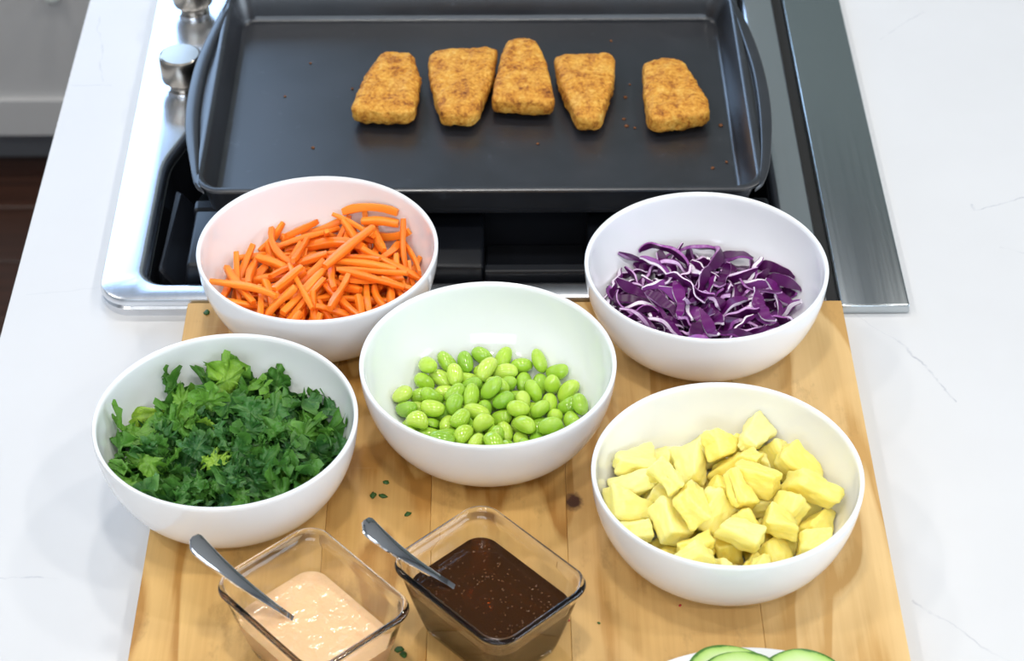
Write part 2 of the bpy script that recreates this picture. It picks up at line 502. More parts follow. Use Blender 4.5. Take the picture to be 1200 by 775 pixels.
def m_soy():
    t = NT('brown_dressing'); co = t.coord()
    a = t.noise(co, 300, 3)
    t.set(color=(.125, .045, .010), rough=.05, trans=.72, ior=1.36)
    t.bump(a, .08, .0006)
    va = t.n.new('ShaderNodeVolumeAbsorption'); va.inputs['Color'].default_value = (.72, .40, .10, 1); va.inputs['Density'].default_value = 75
    t.l.new(va.outputs[0], t.out.inputs['Volume'])
    return t.m

def m_cucumber():
    t = NT('cucumber_flesh'); co = t.coord()
    rad = t.math('MULTIPLY', t.vmath('LENGTH', co), 1 / .0258)
    th = t.n.new('ShaderNodeSeparateXYZ'); t.l.new(co, th.inputs[0])
    n = t.noise(co, 120, 3)
    c = t.ramp(t.math('ADD', rad, t.math('MULTIPLY', t.math('SUBTRACT', n, .5), .15)), [(.0, (.46, .66, .24)), (.45, (.50, .69, .27)), (.62, (.64, .77, .42)), (.86, (.46, .66, .20)), (.93, (.34, .55, .12)), (.975, (.06, .18, .02))])
    t.set(color=c, rough=.22, spec=.5, sss=.25, sss_r=(.6, 1, .4), sss_s=.004)
    t.bump(n, .2, .0008)
    return t.m

def m_floorwood():
    t = NT('dark_floor_board'); co = t.coord(); r = t.rand()
    o = t.n.new('ShaderNodeCombineXYZ'); t.put(o.inputs[0], t.math('MULTIPLY', r, 9))
    n = t.noise(t.map(t.vmath('ADD', co, o.outputs[0]), (3, 60, 3)), 1, 4, .6)
    c = t.ramp(n, [(.3, (.022, .009, .006)), (.7, (.075, .030, .018))])
    t.set(color=t.mix(t.math('MULTIPLY', r, .4), c, (.04, .018, .012)), rough=.4)
    return t.m

MAT = dict(
    quartz=m_quartz(), porcelain=m_porcelain(), glass=m_glass(), cream=m_cream(), soy=m_soy(), nonstick=m_nonstick(), fillet=m_fillet(),
    carrot=m_carrot(), edamame=m_bean(), pine=m_pineapple(), kale=m_kale(), cabbage=m_cabbage(), cucumber=m_cucumber(),
    steel=m_metal('brushed_steel', (.74, .76, .80), .25, (500, 4, 4)), vent_steel=m_metal('satin_vent_steel', (.52, .56, .58), .24, (400, 4, 4)),
    chrome=m_metal('polished_steel', (.80, .80, .82), .07), nickel=m_metal('knob_nickel', (.42, .385, .34), .27),
    iron=simple('black_cast_iron', (.006, .007, .010), .36, spec=.35), enamel=simple('black_enamel', (.006, .007, .009), .12, spec=.5),
    dark_fill=simple('black_fill', (.01, .01, .01), .6), wall=simple('grey_wall_paint', (.20, .235, .225), .7), white_wall=simple('light_wall_paint', (.50, .51, .51), .8),
    ceiling=simple('ceiling_paint', (.33, .33, .325), .9), floor=m_floorwood(), subfloor=simple('floor_joint', (.012, .007, .005), .7),
    cabinet=simple('grey_cabinet_lacquer', (.55, .54, .53), .35), toe=simple('toe_kick_grey', (.16, .16, .17), .5), frame=simple('white_window_frame', (.82, .82, .82), .4),
    skin=simple('cucumber_skin', (.035, .13, .016), .3, spec=.5), leaf_bit=simple('kale_bit', (.03, .10, .012), .5), red_bit=simple('red_bit', (.45, .02, .03), .4),
    crumb=simple('toasted_crumb', (.16, .055, .014), .7), glint=simple('sauce_glint', (.15, .07, .025), .12)
)

# ================================================================= object helpers
def link(name, me, parent=None, loc=(0, 0, 0)):
    o = bpy.data.objects.new(name, me); COL.objects.link(o); o.location = loc
    if parent: o.parent = parent
    return o
def tag(o, label, cat, group=None, kind=None):
    o['label'] = label; o['category'] = cat
    if group: o['group'] = group
    if kind: o['kind'] = kind
    return o
def thing(name, label, cat, loc=(0, 0, 0), group=None):
    return tag(link(name, None, None, loc), label, cat, group)
def struct(o, label, cat):
    o['kind'] = 'structure'; o['label'] = label; o['category'] = cat
    return o
def bm_mesh(name, bm, mat, smooth=False):
    bmesh.ops.recalc_face_normals(bm, faces=bm.faces)
    me = bpy.data.meshes.new(name); bm.to_mesh(me); bm.free()
    me.polygons.foreach_set('use_smooth', [smooth] * len(me.polygons))
    for m in (mat if isinstance(mat, list) else [mat]): me.materials.append(m)
    return me
def add_box(bm, lo, hi, bevel=0, seg=2):
    vs = [bm.verts.new((x, y, z)) for x in (lo[0], hi[0]) for y in (lo[1], hi[1]) for z in (lo[2], hi[2])]
    fs = [bm.faces.new([vs[i] for i in f]) for f in ((0, 1, 3, 2), (4, 6, 7, 5), (0, 4, 5, 1), (2, 3, 7, 6), (0, 2, 6, 4), (1, 5, 7, 3))]
    if bevel:
        es = list({e for f in fs for e in f.edges})
        bmesh.ops.recalc_face_normals(bm, faces=fs)
        bmesh.ops.bevel(bm, geom=es, offset=bevel, segments=seg, affect='EDGES', profile=.5)
def box(name, lo, hi, mat, parent=None, bevel=0, origin=True):
    c = Vector(((lo[0] + hi[0]) / 2, (lo[1] + hi[1]) / 2, (lo[2] + hi[2]) / 2))
    bm = bmesh.new(); add_box(bm, Vector(lo) - c, Vector(hi) - c, bevel)
    return link(name, bm_mesh(name, bm, mat), parent, c)
def rounded_poly(pts, radii, n=8):
    """closed CCW loop with rounded corners"""
    out = []; N = len(pts)
    for i, p in enumerate(pts):
        p = Vector(p); a = Vector(pts[i - 1]) - p; b = Vector(pts[(i + 1) % N]) - p
        a.normalize(); b.normalize()
        r = radii[i] if isinstance(radii, (list, tuple)) else radii
        ang = math.acos(max(-1, min(1, a.dot(b))))
        d = r / math.tan(ang / 2)
        A, B = p + a * d, p + b * d
        mid = (a + b).normalized(); c = p + mid * (r / math.sin(ang / 2))
        for k in range(n + 1):
            t = k / n
            q = A.lerp(B, t) - c
            out.append(c + q.normalized() * r)
    return out
def offset_loop(loop, d):
    """positive d moves inward for a CCW loop"""
    out = []; N = len(loop)
    for i in range(N):
        t1 = (loop[i] - loop[i - 1]); t2 = (loop[(i + 1) % N] - loop[i])
        t = Vector((0, 0))
        if t1.length > 1e-9: t += t1.normalized()
        if t2.length > 1e-9: t += t2.normalized()
        t.normalize()
        out.append(loop[i] + Vector((-t.y, t.x)) * d)
    return out
def loft(loops, cap_first=False, cap_last=False):
    """loops: lists of 3-D points with equal counts -> verts, faces"""
    V, F = [], []; k = len(loops[0])
    for l in loops: V += [Vector(p) for p in l]
    for i in range(len(loops) - 1):
        for j in range(k):
            j2 = (j + 1) % k
            F.append((i * k + j, i * k + j2, (i + 1) * k + j2, (i + 1) * k + j))
    if cap_first: F.append(tuple(reversed(range(k))))
    if cap_last: F.append(tuple((len(loops) - 1) * k + j for j in range(k)))
    return V, F
def at_z(loop, z): return [Vector((p.x, p.y, z)) for p in loop]
def mesh_fix(name, V, F, mats, smooth=True, sharp=None, fm=None):
    me = mesh_from(name, V, F, mats if isinstance(mats, list) else [mats], fm, smooth)
    bm = bmesh.new(); bm.from_mesh(me); bmesh.ops.remove_doubles(bm, verts=bm.verts, dist=1e-6); bmesh.ops.recalc_face_normals(bm, faces=bm.faces)
    bm.to_mesh(me); bm.free()
    if sharp and smooth:
        me.set_sharp_from_angle(angle=math.radians(sharp))
    return me
def lathe(profile, n=96):
    V, F = [], []; idx = []
    for r, z in profile:
        if r < 1e-7: idx.append([len(V)]); V.append(Vector((0, 0, z)))
        else:
            idx.append(list(range(len(V), len(V) + n)))
            V += [Vector((r * math.cos(2 * PI * j / n), r * math.sin(2 * PI * j / n), z)) for j in range(n)]
    for a, b in zip(idx, idx[1:]):
        for j in range(n):
            j2 = (j + 1) % n
            if len(a) == 1 and len(b) == 1: break
            if len(a) == 1: F.append((a[0], b[j2], b[j]))
            elif len(b) == 1: F.append((a[j], a[j2], b[0]))
            else: F.append((a[j], a[j2], b[j2], b[j]))
    return V, F
def project(p):
    d = Vector(p) - CAM_POS; z = d.dot(CAM_F)
    return 600 + 2628.06 * d.dot(CAM_R) / z, 387.5 - 2628.06 * d.dot(CAM_U) / z

# ================================================================= the room
FZ, CZ = -.90, 2.10
X0, X1, Y0, Y1 = -2.9, 3.0, -2.8, 2.25
struct(box('floor', (X0 - .1, Y0 - .1, FZ - .10), (X1 + .1, Y1 + .1, FZ - .012), MAT['subfloor']), 'dark wooden floor of the kitchen, seen past the worktop', 'floor')
floor = bpy.data.objects['floor']
_bd = {}
for k in range(6):                                           # the boards beside the island that the photo can show
    yy = 1.66 - .13 * (k + 1)
    for s, (xa, xb) in enumerate(((-1.9, -.98 + .21 * (k % 2)), (-.975 + .21 * (k % 2), .2))):
        w = (xb - xa); c = Vector(((xa + xb) / 2, yy + .065, FZ - .006))
        bm = bmesh.new(); add_box(bm, (-w / 2, -.0635, -.006), (w / 2, .0635, .006), .0015, 1)
        o = link('floor_board', bm_mesh('floor_board', bm, MAT['floor']), None, c)
        o.parent = floor; o.matrix_parent_inverse = Matrix.Translation(-floor.location)
bm = bmesh.new(); add_box(bm, (X0, Y0, FZ - .012), (X1, 1.66 - .13 * 6, FZ), 0); add_box(bm, (X0, 1.66 - .13 * 6, FZ - .012), (-1.9, Y1, FZ)); add_box(bm, (.2, 1.66 - .13 * 6, FZ - .012), (X1, Y1, FZ)); add_box(bm, (-1.9, 1.66, FZ - .012), (.2, Y1, FZ))
o = link('floor_covering', bm_mesh('floor_covering', bm, MAT['floor']), floor); o.matrix_parent_inverse = Matrix.Translation(-floor.location)
struct(box('ceiling', (X0 - .1, Y0 - .1, CZ), (X1 + .1, Y1 + .1, CZ + .1), MAT['ceiling']), 'white ceiling of the kitchen above the frame', 'ceiling')
struct(box('wall_left', (X0 - .1, Y0, FZ), (X0, Y1, CZ), MAT['white_wall']), 'plain light kitchen wall on the left side', 'wall')
def wall_with_hole(name, axis, pos, a0, a1, h0, h1, z0, z1, mat):
    """thick wall with one window opening: axis 'x' runs along x at y = pos"""
    bm = bmesh.new()
    for lo, hi in (((a0, FZ), (h0, CZ)), ((h1, FZ), (a1, CZ)), ((h0, FZ), (h1, z0)), ((h0, z1), (h1, CZ))):
        if axis == 'x': add_box(bm, (lo[0], pos, lo[1]), (hi[0], pos + .1, hi[1]))
        else: add_box(bm, (pos, lo[0], lo[1]), (pos + .1, hi[0], hi[1]))
    return link(name, bm_mesh(name, bm, mat))
struct(wall_with_hole('wall_far', 'x', Y1, X0 - .1, X1 + .1, -2.45, -.42, .35, 1.74, MAT['wall']), 'grey kitchen wall with the sink window, beyond the island', 'wall')
struct(wall_with_hole('wall_right', 'y', X1, Y0, Y1, -1.75, .55, .05, 1.45, MAT['white_wall']), 'white kitchen wall with a wide window, right side', 'wall')
struct(wall_with_hole('wall_back', 'x', Y0 - .1, X0, X1, -1.55, .95, 1.0, 1.84, MAT['white_wall']), 'light kitchen wall with an added window opening behind the viewer', 'wall')
def window(name, axis, pos, h0, h1, z0, z1, label):
    w = link(name, None); struct(w, label, 'window')
    def bar(nm, a, b, za, zb, d0=.03, d1=.07, m='frame'):
        if axis == 'x': return box(nm, (a, pos + d0, za), (b, pos + d1, zb), MAT[m], w)
        return box(nm, (pos + d0, a, za), (pos + d1, b, zb), MAT[m], w)
    bar('window_frame', h0, h0 + .05, z0, z1); bar('window_frame', h1 - .05, h1, z0, z1)
    bar('window_frame', h0 + .05, h1 - .05, z0, z0 + .05); bar('window_frame', h0 + .05, h1 - .05, z1 - .05, z1)
    mid = (h0 + h1) / 2
    bar('mullion', mid - .02, mid + .02, z0 + .05, z1 - .05)
window('window_1', 'x', Y1, -2.45, -.42, .35, 1.74, 'white framed kitchen window over the far cabinets')
window('window_2', 'y', X1, -1.75, .55, .05, 1.45, 'wide white framed window in the right kitchen wall')

window('added_window_back', 'x', Y0 - .1, -1.55, .95, 1.0, 1.84, 'added white framed window around the fill light behind the viewer')  # made-up window, put in to carry the fill from behind

# far base cabinet: shaker door, rail, toe kick, knob
cab = thing('base_cabinet', 'grey base cabinet with a panelled door above a dark toe kick, across the room', 'cabinet', (-1.0, 1.9, FZ))
def cpart(nm, lo, hi, m, parent=cab, bevel=0):
    o = box(nm, lo, hi, MAT[m], None, bevel); o.parent = parent
    off = Vector((0, 0, 0)); q = parent
    while q: off += q.location; q = q.parent
    o.location = o.location - off
    return o
cpart('body', (-1.62, 1.612, -.80), (-.28, 2.245, -.04), 'cabinet')
cpart('toe_kick', (-1.62, 1.66, -.90), (-.28, 2.2, -.80), 'toe')
cpart('worktop', (-1.64, 1.575, -.04), (-.26, 2.245, 0), 'quartz')
for xa, xb in ((-1.615, -.955), (-.945, -.285)):
    d = cpart('door', (xa, 1.600, -.815), (xb, 1.612, -.05), 'cabinet')
    for nm, lo, hi in (('rail', (xa, 1.590, -.815), (xb, 1.600, -.754)), ('rail', (xa, 1.590, -.112), (xb, 1.600, -.05)),
                       ('stile', (xa, 1.590, -.754), (xa + .062, 1.600, -.112)), ('stile', (xb - .062, 1.590, -.754), (xb, 1.600, -.112))):
        cpart(nm, lo, hi, 'cabinet', d, .0012)
V, F = lathe([(0, 0), (.006, 0), (.006, .014), (.011, .018), (.012, .024), (.008, .029), (0, .030)], 24)
kb = link('knob', mesh_fix('knob', V, F, simple('pale_knob', (.75, .78, .74), .3)), cab)
kb.rotation_euler = (PI / 2, 0, 0); kb.location = Vector((-.6215, 1.600, -.5745)) - cab.location

# ================================================================= the island: worktop and base
HX0, HX1, HY0, HY1 = -.283, .226, .172, .745
bm = bmesh.new()
gx, gy = (-.364, HX0, HX1, 1.40), (-.70, HY0, HY1, .95)
vv = {(i, j): bm.verts.new((gx[i], gy[j], 0)) for i in range(4) for j in range(4)}
for i in range(3):
    for j in range(3):
        if (i, j) != (1, 1): bm.faces.new((vv[i, j], vv[i + 1, j], vv[i + 1, j + 1], vv[i, j + 1]))
ret = bmesh.ops.extrude_face_region(bm, geom=bm.faces[:])
bmesh.ops.translate(bm, verts=[v for v in ret['geom'] if isinstance(v, bmesh.types.BMVert)], vec=(0, 0, -.03))
tag(link('worktop', bm_mesh('worktop', bm, MAT['quartz'])), 'white quartz island worktop with thin grey veins under everything', 'worktop')
base = thing('island_base', 'grey island cabinet base carrying the white quartz worktop', 'cabinet', (.5, .1, FZ))
cpart('front_panel', (-.33, -.66, -.80), (1.36, -.64, -.03), 'cabinet', base)
cpart('back_panel', (-.33, .90, -.80), (1.36, .92, -.03), 'cabinet', base)
cpart('side_panel', (-.33, -.64, -.80), (-.31, .90, -.03), 'cabinet', base)
cpart('side_panel', (1.34, -.64, -.80), (1.36, .90, -.03), 'cabinet', base)
cpart('toe_kick', (-.28, -.59, -.90), (1.31, .86, -.80), 'toe', base)

# ================================================================= cooktop
ck = thing('cooktop', 'brushed steel cooktop set in the white worktop, under the baking pan', 'cooktop', (-.03, .45, 0))
def kid(nm, me, loc=(0, 0, 0), parent=None):
    o = link(nm, me, parent or ck); o.location = Vector(loc) - (ck.location if (parent is None or parent is ck) else Vector())
    return o
outer = rounded_poly([(-.2955, .1605), (.2372, .1605), (.2372, .79), (-.3025, .79)], [.024, .006, .02, .02], 10)
inner = rounded_poly([(-.2690, .1755), (.2150, .1755), (.2150, .735), (-.196, .735), (-.196, .475), (-.238, .428), (-.2690, .335)], [.022, .02, .03, .02, .03, .02, .09], 10)
V, F = [], []
skirt = [at_z(offset_loop(outer, d), z) for d, z in ((.0065, .0), (.0012, .0), (.0006, .0065), (.0024, .0085), (.0024, .0095), (-.0002, .0105), (0, .0130), (.0012, .0154), (.0035, .0161))]
lip = [at_z(offset_loop(inner, d), z) for d, z in ((0, .0161), (.0022, .0157), (.0042, .0146), (.0058, .0126), (.0066, .0104), (.0068, .008))]
V1, F1 = loft(skirt); V2, F2 = loft(lip)
bm = bmesh.new()
def bm_add(V, F):
    vs = [bm.verts.new(v) for v in V]; fs = []
    for f in F: fs.append(bm.faces.new([vs[i] for i in f]))
    return vs
a = bm_add(V1, F1); b = bm_add(V2, F2)
n1, n2 = len(outer), len(inner)
top = a[-n1:]; hole = b[:n2]
es = [bm.edges.get((top[i], top[(i + 1) % n1])) for i in range(n1)] + [bm.edges.get((hole[i], hole[(i + 1) % n2])) for i in range(n2)]
bmesh.ops.triangle_fill(bm, use_beauty=True, edges=es, normal=(0, 0, 1))
me = bm_mesh('deck', bm, MAT['steel'], True); me.set_sharp_from_angle(angle=math.radians(40))
kid('deck', me)
# black basin with sloped walls
bs = [at_z(offset_loop(inner, d), z) for d, z in ((.0064, .0065), (.0064, .0092), (.0076, .0090), (.0086, .006), (.016, -.020), (.022, -.026))]
V, F = loft(bs, cap_last=True)
kid('basin', mesh_fix('basin', V, F, MAT['enamel'], True, 35))
# cast iron grate: outer frame with a bevelled wall, two solid blocks and the bars below the pan
gr = kid('grate', None, (-.03, .45, -.026))
def giron(nm, lo, hi, bev=.004, m='iron'):
    o = box(nm, lo, hi, MAT[m], None, bev); o.parent = gr
    o.location = o.location - ck.location - gr.location
    return o
gr.location = Vector((0, 0, -.026)); 
def slope_block(nm, pts_low, pts_top, z0, z1):
    V, F = loft([at_z([Vector(p) for p in pts_low], z0), at_z([Vector(p) for p in pts_top], z1)], True, True)
    bm = bmesh.new(); vs = [bm.verts.new(v) for v in V]
    for f in F: bm.faces.new([vs[i] for i in f])
    bmesh.ops.recalc_face_normals(bm, faces=bm.faces)
    bmesh.ops.bevel(bm, geom=bm.edges[:], offset=.0028, segments=3, affect='EDGES', profile=.5)
    o = link(nm, bm_mesh(nm, bm, MAT['iron'], True), gr); o.data.set_sharp_from_angle(angle=math.radians(50))
    o.location = -ck.location - gr.location
    return o
slope_block('side_wall', [(-.2570, .204), (-.2500, .196), (-.2230, .196), (-.2230, .305), (-.2520, .305)], [(-.2570, .207), (-.2530, .201), (-.2525, .202), (-.2505, .304), (-.2520, .305)], -.024, .010)
slope_block('grate_block', [(-.240, .190), (-.0126, .186), (-.0126, .262), (-.232, .262)], [(-.2330, .194), (-.0135, .190), (-.0135, .262), (-.2330, .262)], -.024, .0225)
slope_block('grate_block', [(.0640, .186), (.2050, .186), (.2050, .262), (.0640, .262)], [(.0648, .190), (.2035, .190), (.2035, .262), (.0648, .262)], -.024, .0225)
giron('front_bar', (-.0126, .186, -.024), (.0640, .196, .0205), .002)
giron('recess_plate', (-.0126, .196, -.0255), (.0640, .262, -.012), .002)
giron('cross_bar', (-.2350, .262, -.024), (.2050, .276, .0225), .003)
for k in range(9):
    x = -.19 + k * .0455
    giron('grate_bar', (x - .006, .276, -.0255), (x + .006, .600, .0355), .003)
giron('rear_bar', (-.192, .600, -.024), (.2050, .614, .0355), .003)
# two control knobs standing on the steel
def knob(x, y, yaw):
    k = kid('control_knob', None, (x, y, .0161))
    V, F = lathe([(0, 0), (.0135, 0), (.0135, .0022), (.0118, .0028), (0, .0028)], 40)
    c = link('collar', mesh_fix('collar', V, F, MAT['chrome'], True, 35), k)
    V, F = lathe([(0, .0030), (.0112, .0030), (.0116, .006), (.0140, .0080), (.0166, .0110), (.0174, .0130), (.0175, .0310), (.0168, .0328), (.0152, .0338), (.006, .0342), (0, .0342)], 64)
    link('knob_body', mesh_fix('knob_body', V, F, MAT['nickel'], True, 28), k)
    k.rotation_euler.z = yaw
knob(-.2615, .440, .15); knob(-.2655, .560, .4)

vent = thing('downdraft_vent', 'long flat satin steel downdraft vent cover beside the cooktop, right of the pan', 'vent', (.2735, .47, 0))
bm = bmesh.new(); add_box(bm, (-.0253, -.3112, .0006), (.0253, .3112, .0086), .0016, 3)
link('vent_cover', bm_mesh('vent_cover', bm, MAT['vent_steel'], True), vent).data.set_sharp_from_angle(angle=math.radians(40))
box('gap_strip', (-.0335, -.305, 0), (-.0257, .305, .0035), MAT['dark_fill'], vent)  # black strip stands in for the dark gap between deck and vent cover
box('mounting_rail', (-.022, -.305, -.0), (.022, .305, .0008), MAT['dark_fill'], vent)

# ================================================================= baking pan
PX0, PX1, PY0, PY1, PZ, RIM = -.2225, .1905, .2335, .5125, .0360, .064
pan = thing('baking_pan', 'dark nonstick baking pan with looped end handles standing on the cooktop', 'pan', (-.0165, .373, PZ))
def rect(x0, x1, y0, y1, r): return rounded_poly([(x0, y0), (x1, y0), (x1, y1), (x0, y1)], r, 8)
def prect(dx0, dx1, dy0, dy1, r, z):
    return [p - Vector((pan.location.x, pan.location.y, PZ)) for p in at_z(rect(PX0 + dx0, PX1 - dx1, PY0 + dy0, PY1 - dy1, r), z)]
loops = [prect(.0075, .0095, .0042, .0042, .010, .0362), prect(.0045, .0065, .0026, .0026, .013, .0380), prect(-.0012, -.0012, -.0012, -.0012, .018, .0605),
         prect(-.0045, -.0045, -.0045, -.0045, .021, .0612), prect(-.0062, -.0062, -.0062, -.0062, .022, .0624), prect(-.0060, -.0060, -.0060, -.0060, .022, .0638), prect(-.0042, -.0042, -.0042, -.0042, .021, .0645),
         prect(-.0010, -.0010, -.0010, -.0010, .018, .0642), prect(.0004, .0004, .0002, .0002, .017, .0628),
         prect(.0058, .0076, .0020, .0020, .012, .0408), prect(.0062, .0080, .0023, .0023, .012, .0396), prect(.0069, .0087, .0030, .0030, .0115, .0386), prect(.0079, .0097, .0040, .0040, .011, .0379), prect(.0092, .0110, .0053, .0053, .010, .0375), prect(.0108, .0126, .0069, .0069, .009, .0374)]
V, F = loft(loops, True, True)
link('tray', mesh_fix('tray', V, F, MAT['nonstick'], True, 42), pan)
def spline(pts, n=40):
    out = []
    P = [Vector(p) for p in pts]; P = [P[0] * 2 - P[1]] + P + [P[-1] * 2 - P[-2]]
    segs = len(P) - 3
    for k in range(n + 1):
        t = k / n * segs; i = min(int(t), segs - 1); t -= i
        a, b, c, d = P[i:i + 4]
        out.append(.5 * ((2 * b) + (c - a) * t + (2 * a - 5 * b + 4 * c - d) * t * t + (3 * b - a - 3 * c + d) * t ** 3))
    return out
def handle(s, out_pts, in_pts):
    """flat flange from the rim (x = rx) out to the arc, with a lens-shaped hollow pressed between rim and arc"""
    O, I = spline(out_pts), spline(in_pts)
    V = []
    for o, i in zip(O, I):
        rx = (PX1 + .0022) if s > 0 else (PX0 - .0022)
        ymid = i.y
        Rm = Vector((rx, ymid)); wl = max(0.0003, (i.x - rx) * s)
        i = Vector((rx + s * wl, ymid))
        d = (o - i); w = max(d.length, .002); d = d.normalized()
        dep = min(.0042, .5 * wl)
        sx = Vector((s, 0))
        sec = [(Rm, .0640), (Rm + sx * wl * .18, .0640 - dep * .10), (Rm + sx * wl * .78, .0640 - dep), (Rm + sx * wl * .9, .0640 - dep * .92), (i, .0642), (i + d * .0012, .0648), (i + d * w * .5, .0643), (i + d * (w - .0014), .0648), (i + d * (w - .0002), .0641), (i + d * w, .0630), (i + d * (w - .0006), .0618),
               (i + d * .0008, .0618), (Rm + sx * wl * .85, .0628 - dep), (Rm, .0620)]
        for p, z in sec:
            V.append(Vector((p.x, p.y, z)) - Vector((pan.location.x, pan.location.y, PZ)))
    F = []; k = 14; n = len(O)
    for a in range(n - 1):
        for j in range(k): F.append((a * k + j, a * k + (j + 1) % k, (a + 1) * k + (j + 1) % k, (a + 1) * k + j))
    F.append(tuple(range(k))); F.append(tuple((n - 1) * k + j for j in range(k)))
    link('handle', mesh_fix('handle', V, F, MAT['nonstick'], True, 60), pan)
handle(1, [(.1875, .2265), (.1955, .2375), (.2030, .268), (.2098, .330), (.2098, .39), (.2040, .45), (.1935, .500), (.189, .512)],
          [(.1880, .2370), (.1925, .2475), (.1968, .277), (.2005, .333), (.2008, .39), (.1965, .442), (.1925, .484), (.189, .500)])
handle(-1, [(-.2195, .2275), (-.2275, .2375), (-.2345, .268), (-.2432, .318), (-.2453, .372), (-.2415, .425), (-.2285, .495), (-.222, .512)],
           [(-.2205, .2380), (-.2245, .2475), (-.2288, .280), (-.2340, .330), (-.2350, .378), (-.2322, .425), (-.2250, .480), (-.2215, .500)])

# ================================================================= fish fillets
def outline_radius(poly, ang):
    d = Vector((math.cos(ang), math.sin(ang))); best = 0
    for i in range(len(poly)):
        a, b = poly[i], poly[(i + 1) % len(poly)]
        e = b - a; den = d.x * e.y - d.y * e.x
        if abs(den) < 1e-12: continue
        t = (a.x * e.y - a.y * e.x) / den; u = (a.x * d.y - a.y * d.x) / den
        if t > 0 and -1e-6 <= u <= 1 + 1e-6: best = max(best, t)
    return best
def fillet(pts, radii, thick, label, seed, tilt=(0, 0)):
    c = sum((Vector(p) for p in pts), Vector((0, 0))) / len(pts)
    loop = rounded_poly([tuple(Vector(p) - c) for p in pts], radii, 8)
    nu, nv = 132, 44; V = []; F = []; off = Vector((seed * 11.3, seed * 5.1, seed))
    rad = [outline_radius(loop, 2 * PI * j / nu) for j in range(nu)]
    for i in range(nv + 1):
        th = PI * i / nv; ct, st = math.cos(th), math.sin(th)
        s = math.copysign(abs(st) ** .42, st); z = -math.copysign(abs(ct) ** .55, ct)
        for j in range(nu):
            ph = 2 * PI * j / nu
            r = rad[j] * s
            p = Vector((r * math.cos(ph), r * math.sin(ph), 0))
            edge = min(1, s)
            zz = z * thick / 2 * (1 + .10 * noise.noise(Vector((p.x, p.y, 0)) * 45 + off)) + tilt[0] * p.x + tilt[1] * p.y
            p.z = zz
            nrm = Vector((p.x, p.y, 0)).normalized() * s ** 3 * .8 + Vector((0, 0, z))
            nrm.normalize()
            d = noise.noise(p * 75 + off) * .0013 + noise.noise(p * 190 + off) * .0011 + noise.noise(p * 480 + off) * .0008 + noise.noise(p * 1100 + off) * .00055
            V.append(p + nrm * d)
    for i in range(nv):
        for j in range(nu):
            j2 = (j + 1) % nu
            F.append((i * nu + j, i * nu + j2, (i + 1) * nu + j2, (i + 1) * nu + j))
    F.append(tuple(reversed(range(nu)))); F.append(tuple(nv * nu + j for j in range(nu)))
    zmin = min(v.z for v in V)
    me = mesh_from('fish_fillet', V, F, [MAT['fillet']])
    o = link('fish_fillet', me, None, (c.x, c.y, .0376 - zmin))
    tag(o, label, 'fish fillet', 'breaded fish fillets on the baking pan')
fillet([(-0.1189, 0.3486), (-0.0677, 0.3442), (-0.0642, 0.3982), (-0.0712, 0.4345), (-0.0963, 0.4368), (-0.1093, 0.3976)], [0.007, 0.01, 0.018, 0.012, 0.012, 0.03], 0.0195, 'breaded fish fillet tapering to a rounded far tip, leftmost on the pan', 1)
fillet([(-0.0469, 0.3428), (-0.0201, 0.3415), (-0.008, 0.3847), (-0.0025, 0.4363), (-0.0101, 0.4419), (-0.0581, 0.4368), (-0.0573, 0.3957)], [0.008, 0.01, 0.03, 0.003, 0.01, 0.01, 0.03], 0.019, 'breaded fish fillet, wide end away with a nub at its far right corner', 2)
fillet([(-0.0081, 0.3583), (0.0432, 0.3558), (0.0368, 0.4162), (0.029, 0.4504), (0.0053, 0.4517), (-0.0018, 0.4113)], [0.008, 0.008, 0.03, 0.011, 0.01, 0.03], 0.0215, 'breaded fish fillet in the middle of the row, broad blunt end in front', 3)
fillet([(0.0594, 0.3349), (0.0774, 0.3348), (0.0902, 0.388), (0.0933, 0.4319), (0.0426, 0.4302), (0.0465, 0.3884)], [0.008, 0.01, 0.03, 0.009, 0.009, 0.03], 0.019, 'breaded fish fillet, square end away, narrow tip in front, fourth in the row', 4)
fillet([(0.1153, 0.3307), (0.164, 0.3411), (0.1634, 0.3622), (0.1455, 0.4238), (0.1148, 0.4198), (0.1132, 0.3708)], [0.009, 0.01, 0.012, 0.012, 0.01, 0.04], 0.02, 'breaded fish fillet lying apart from the rest, nearest the right handle', 5)
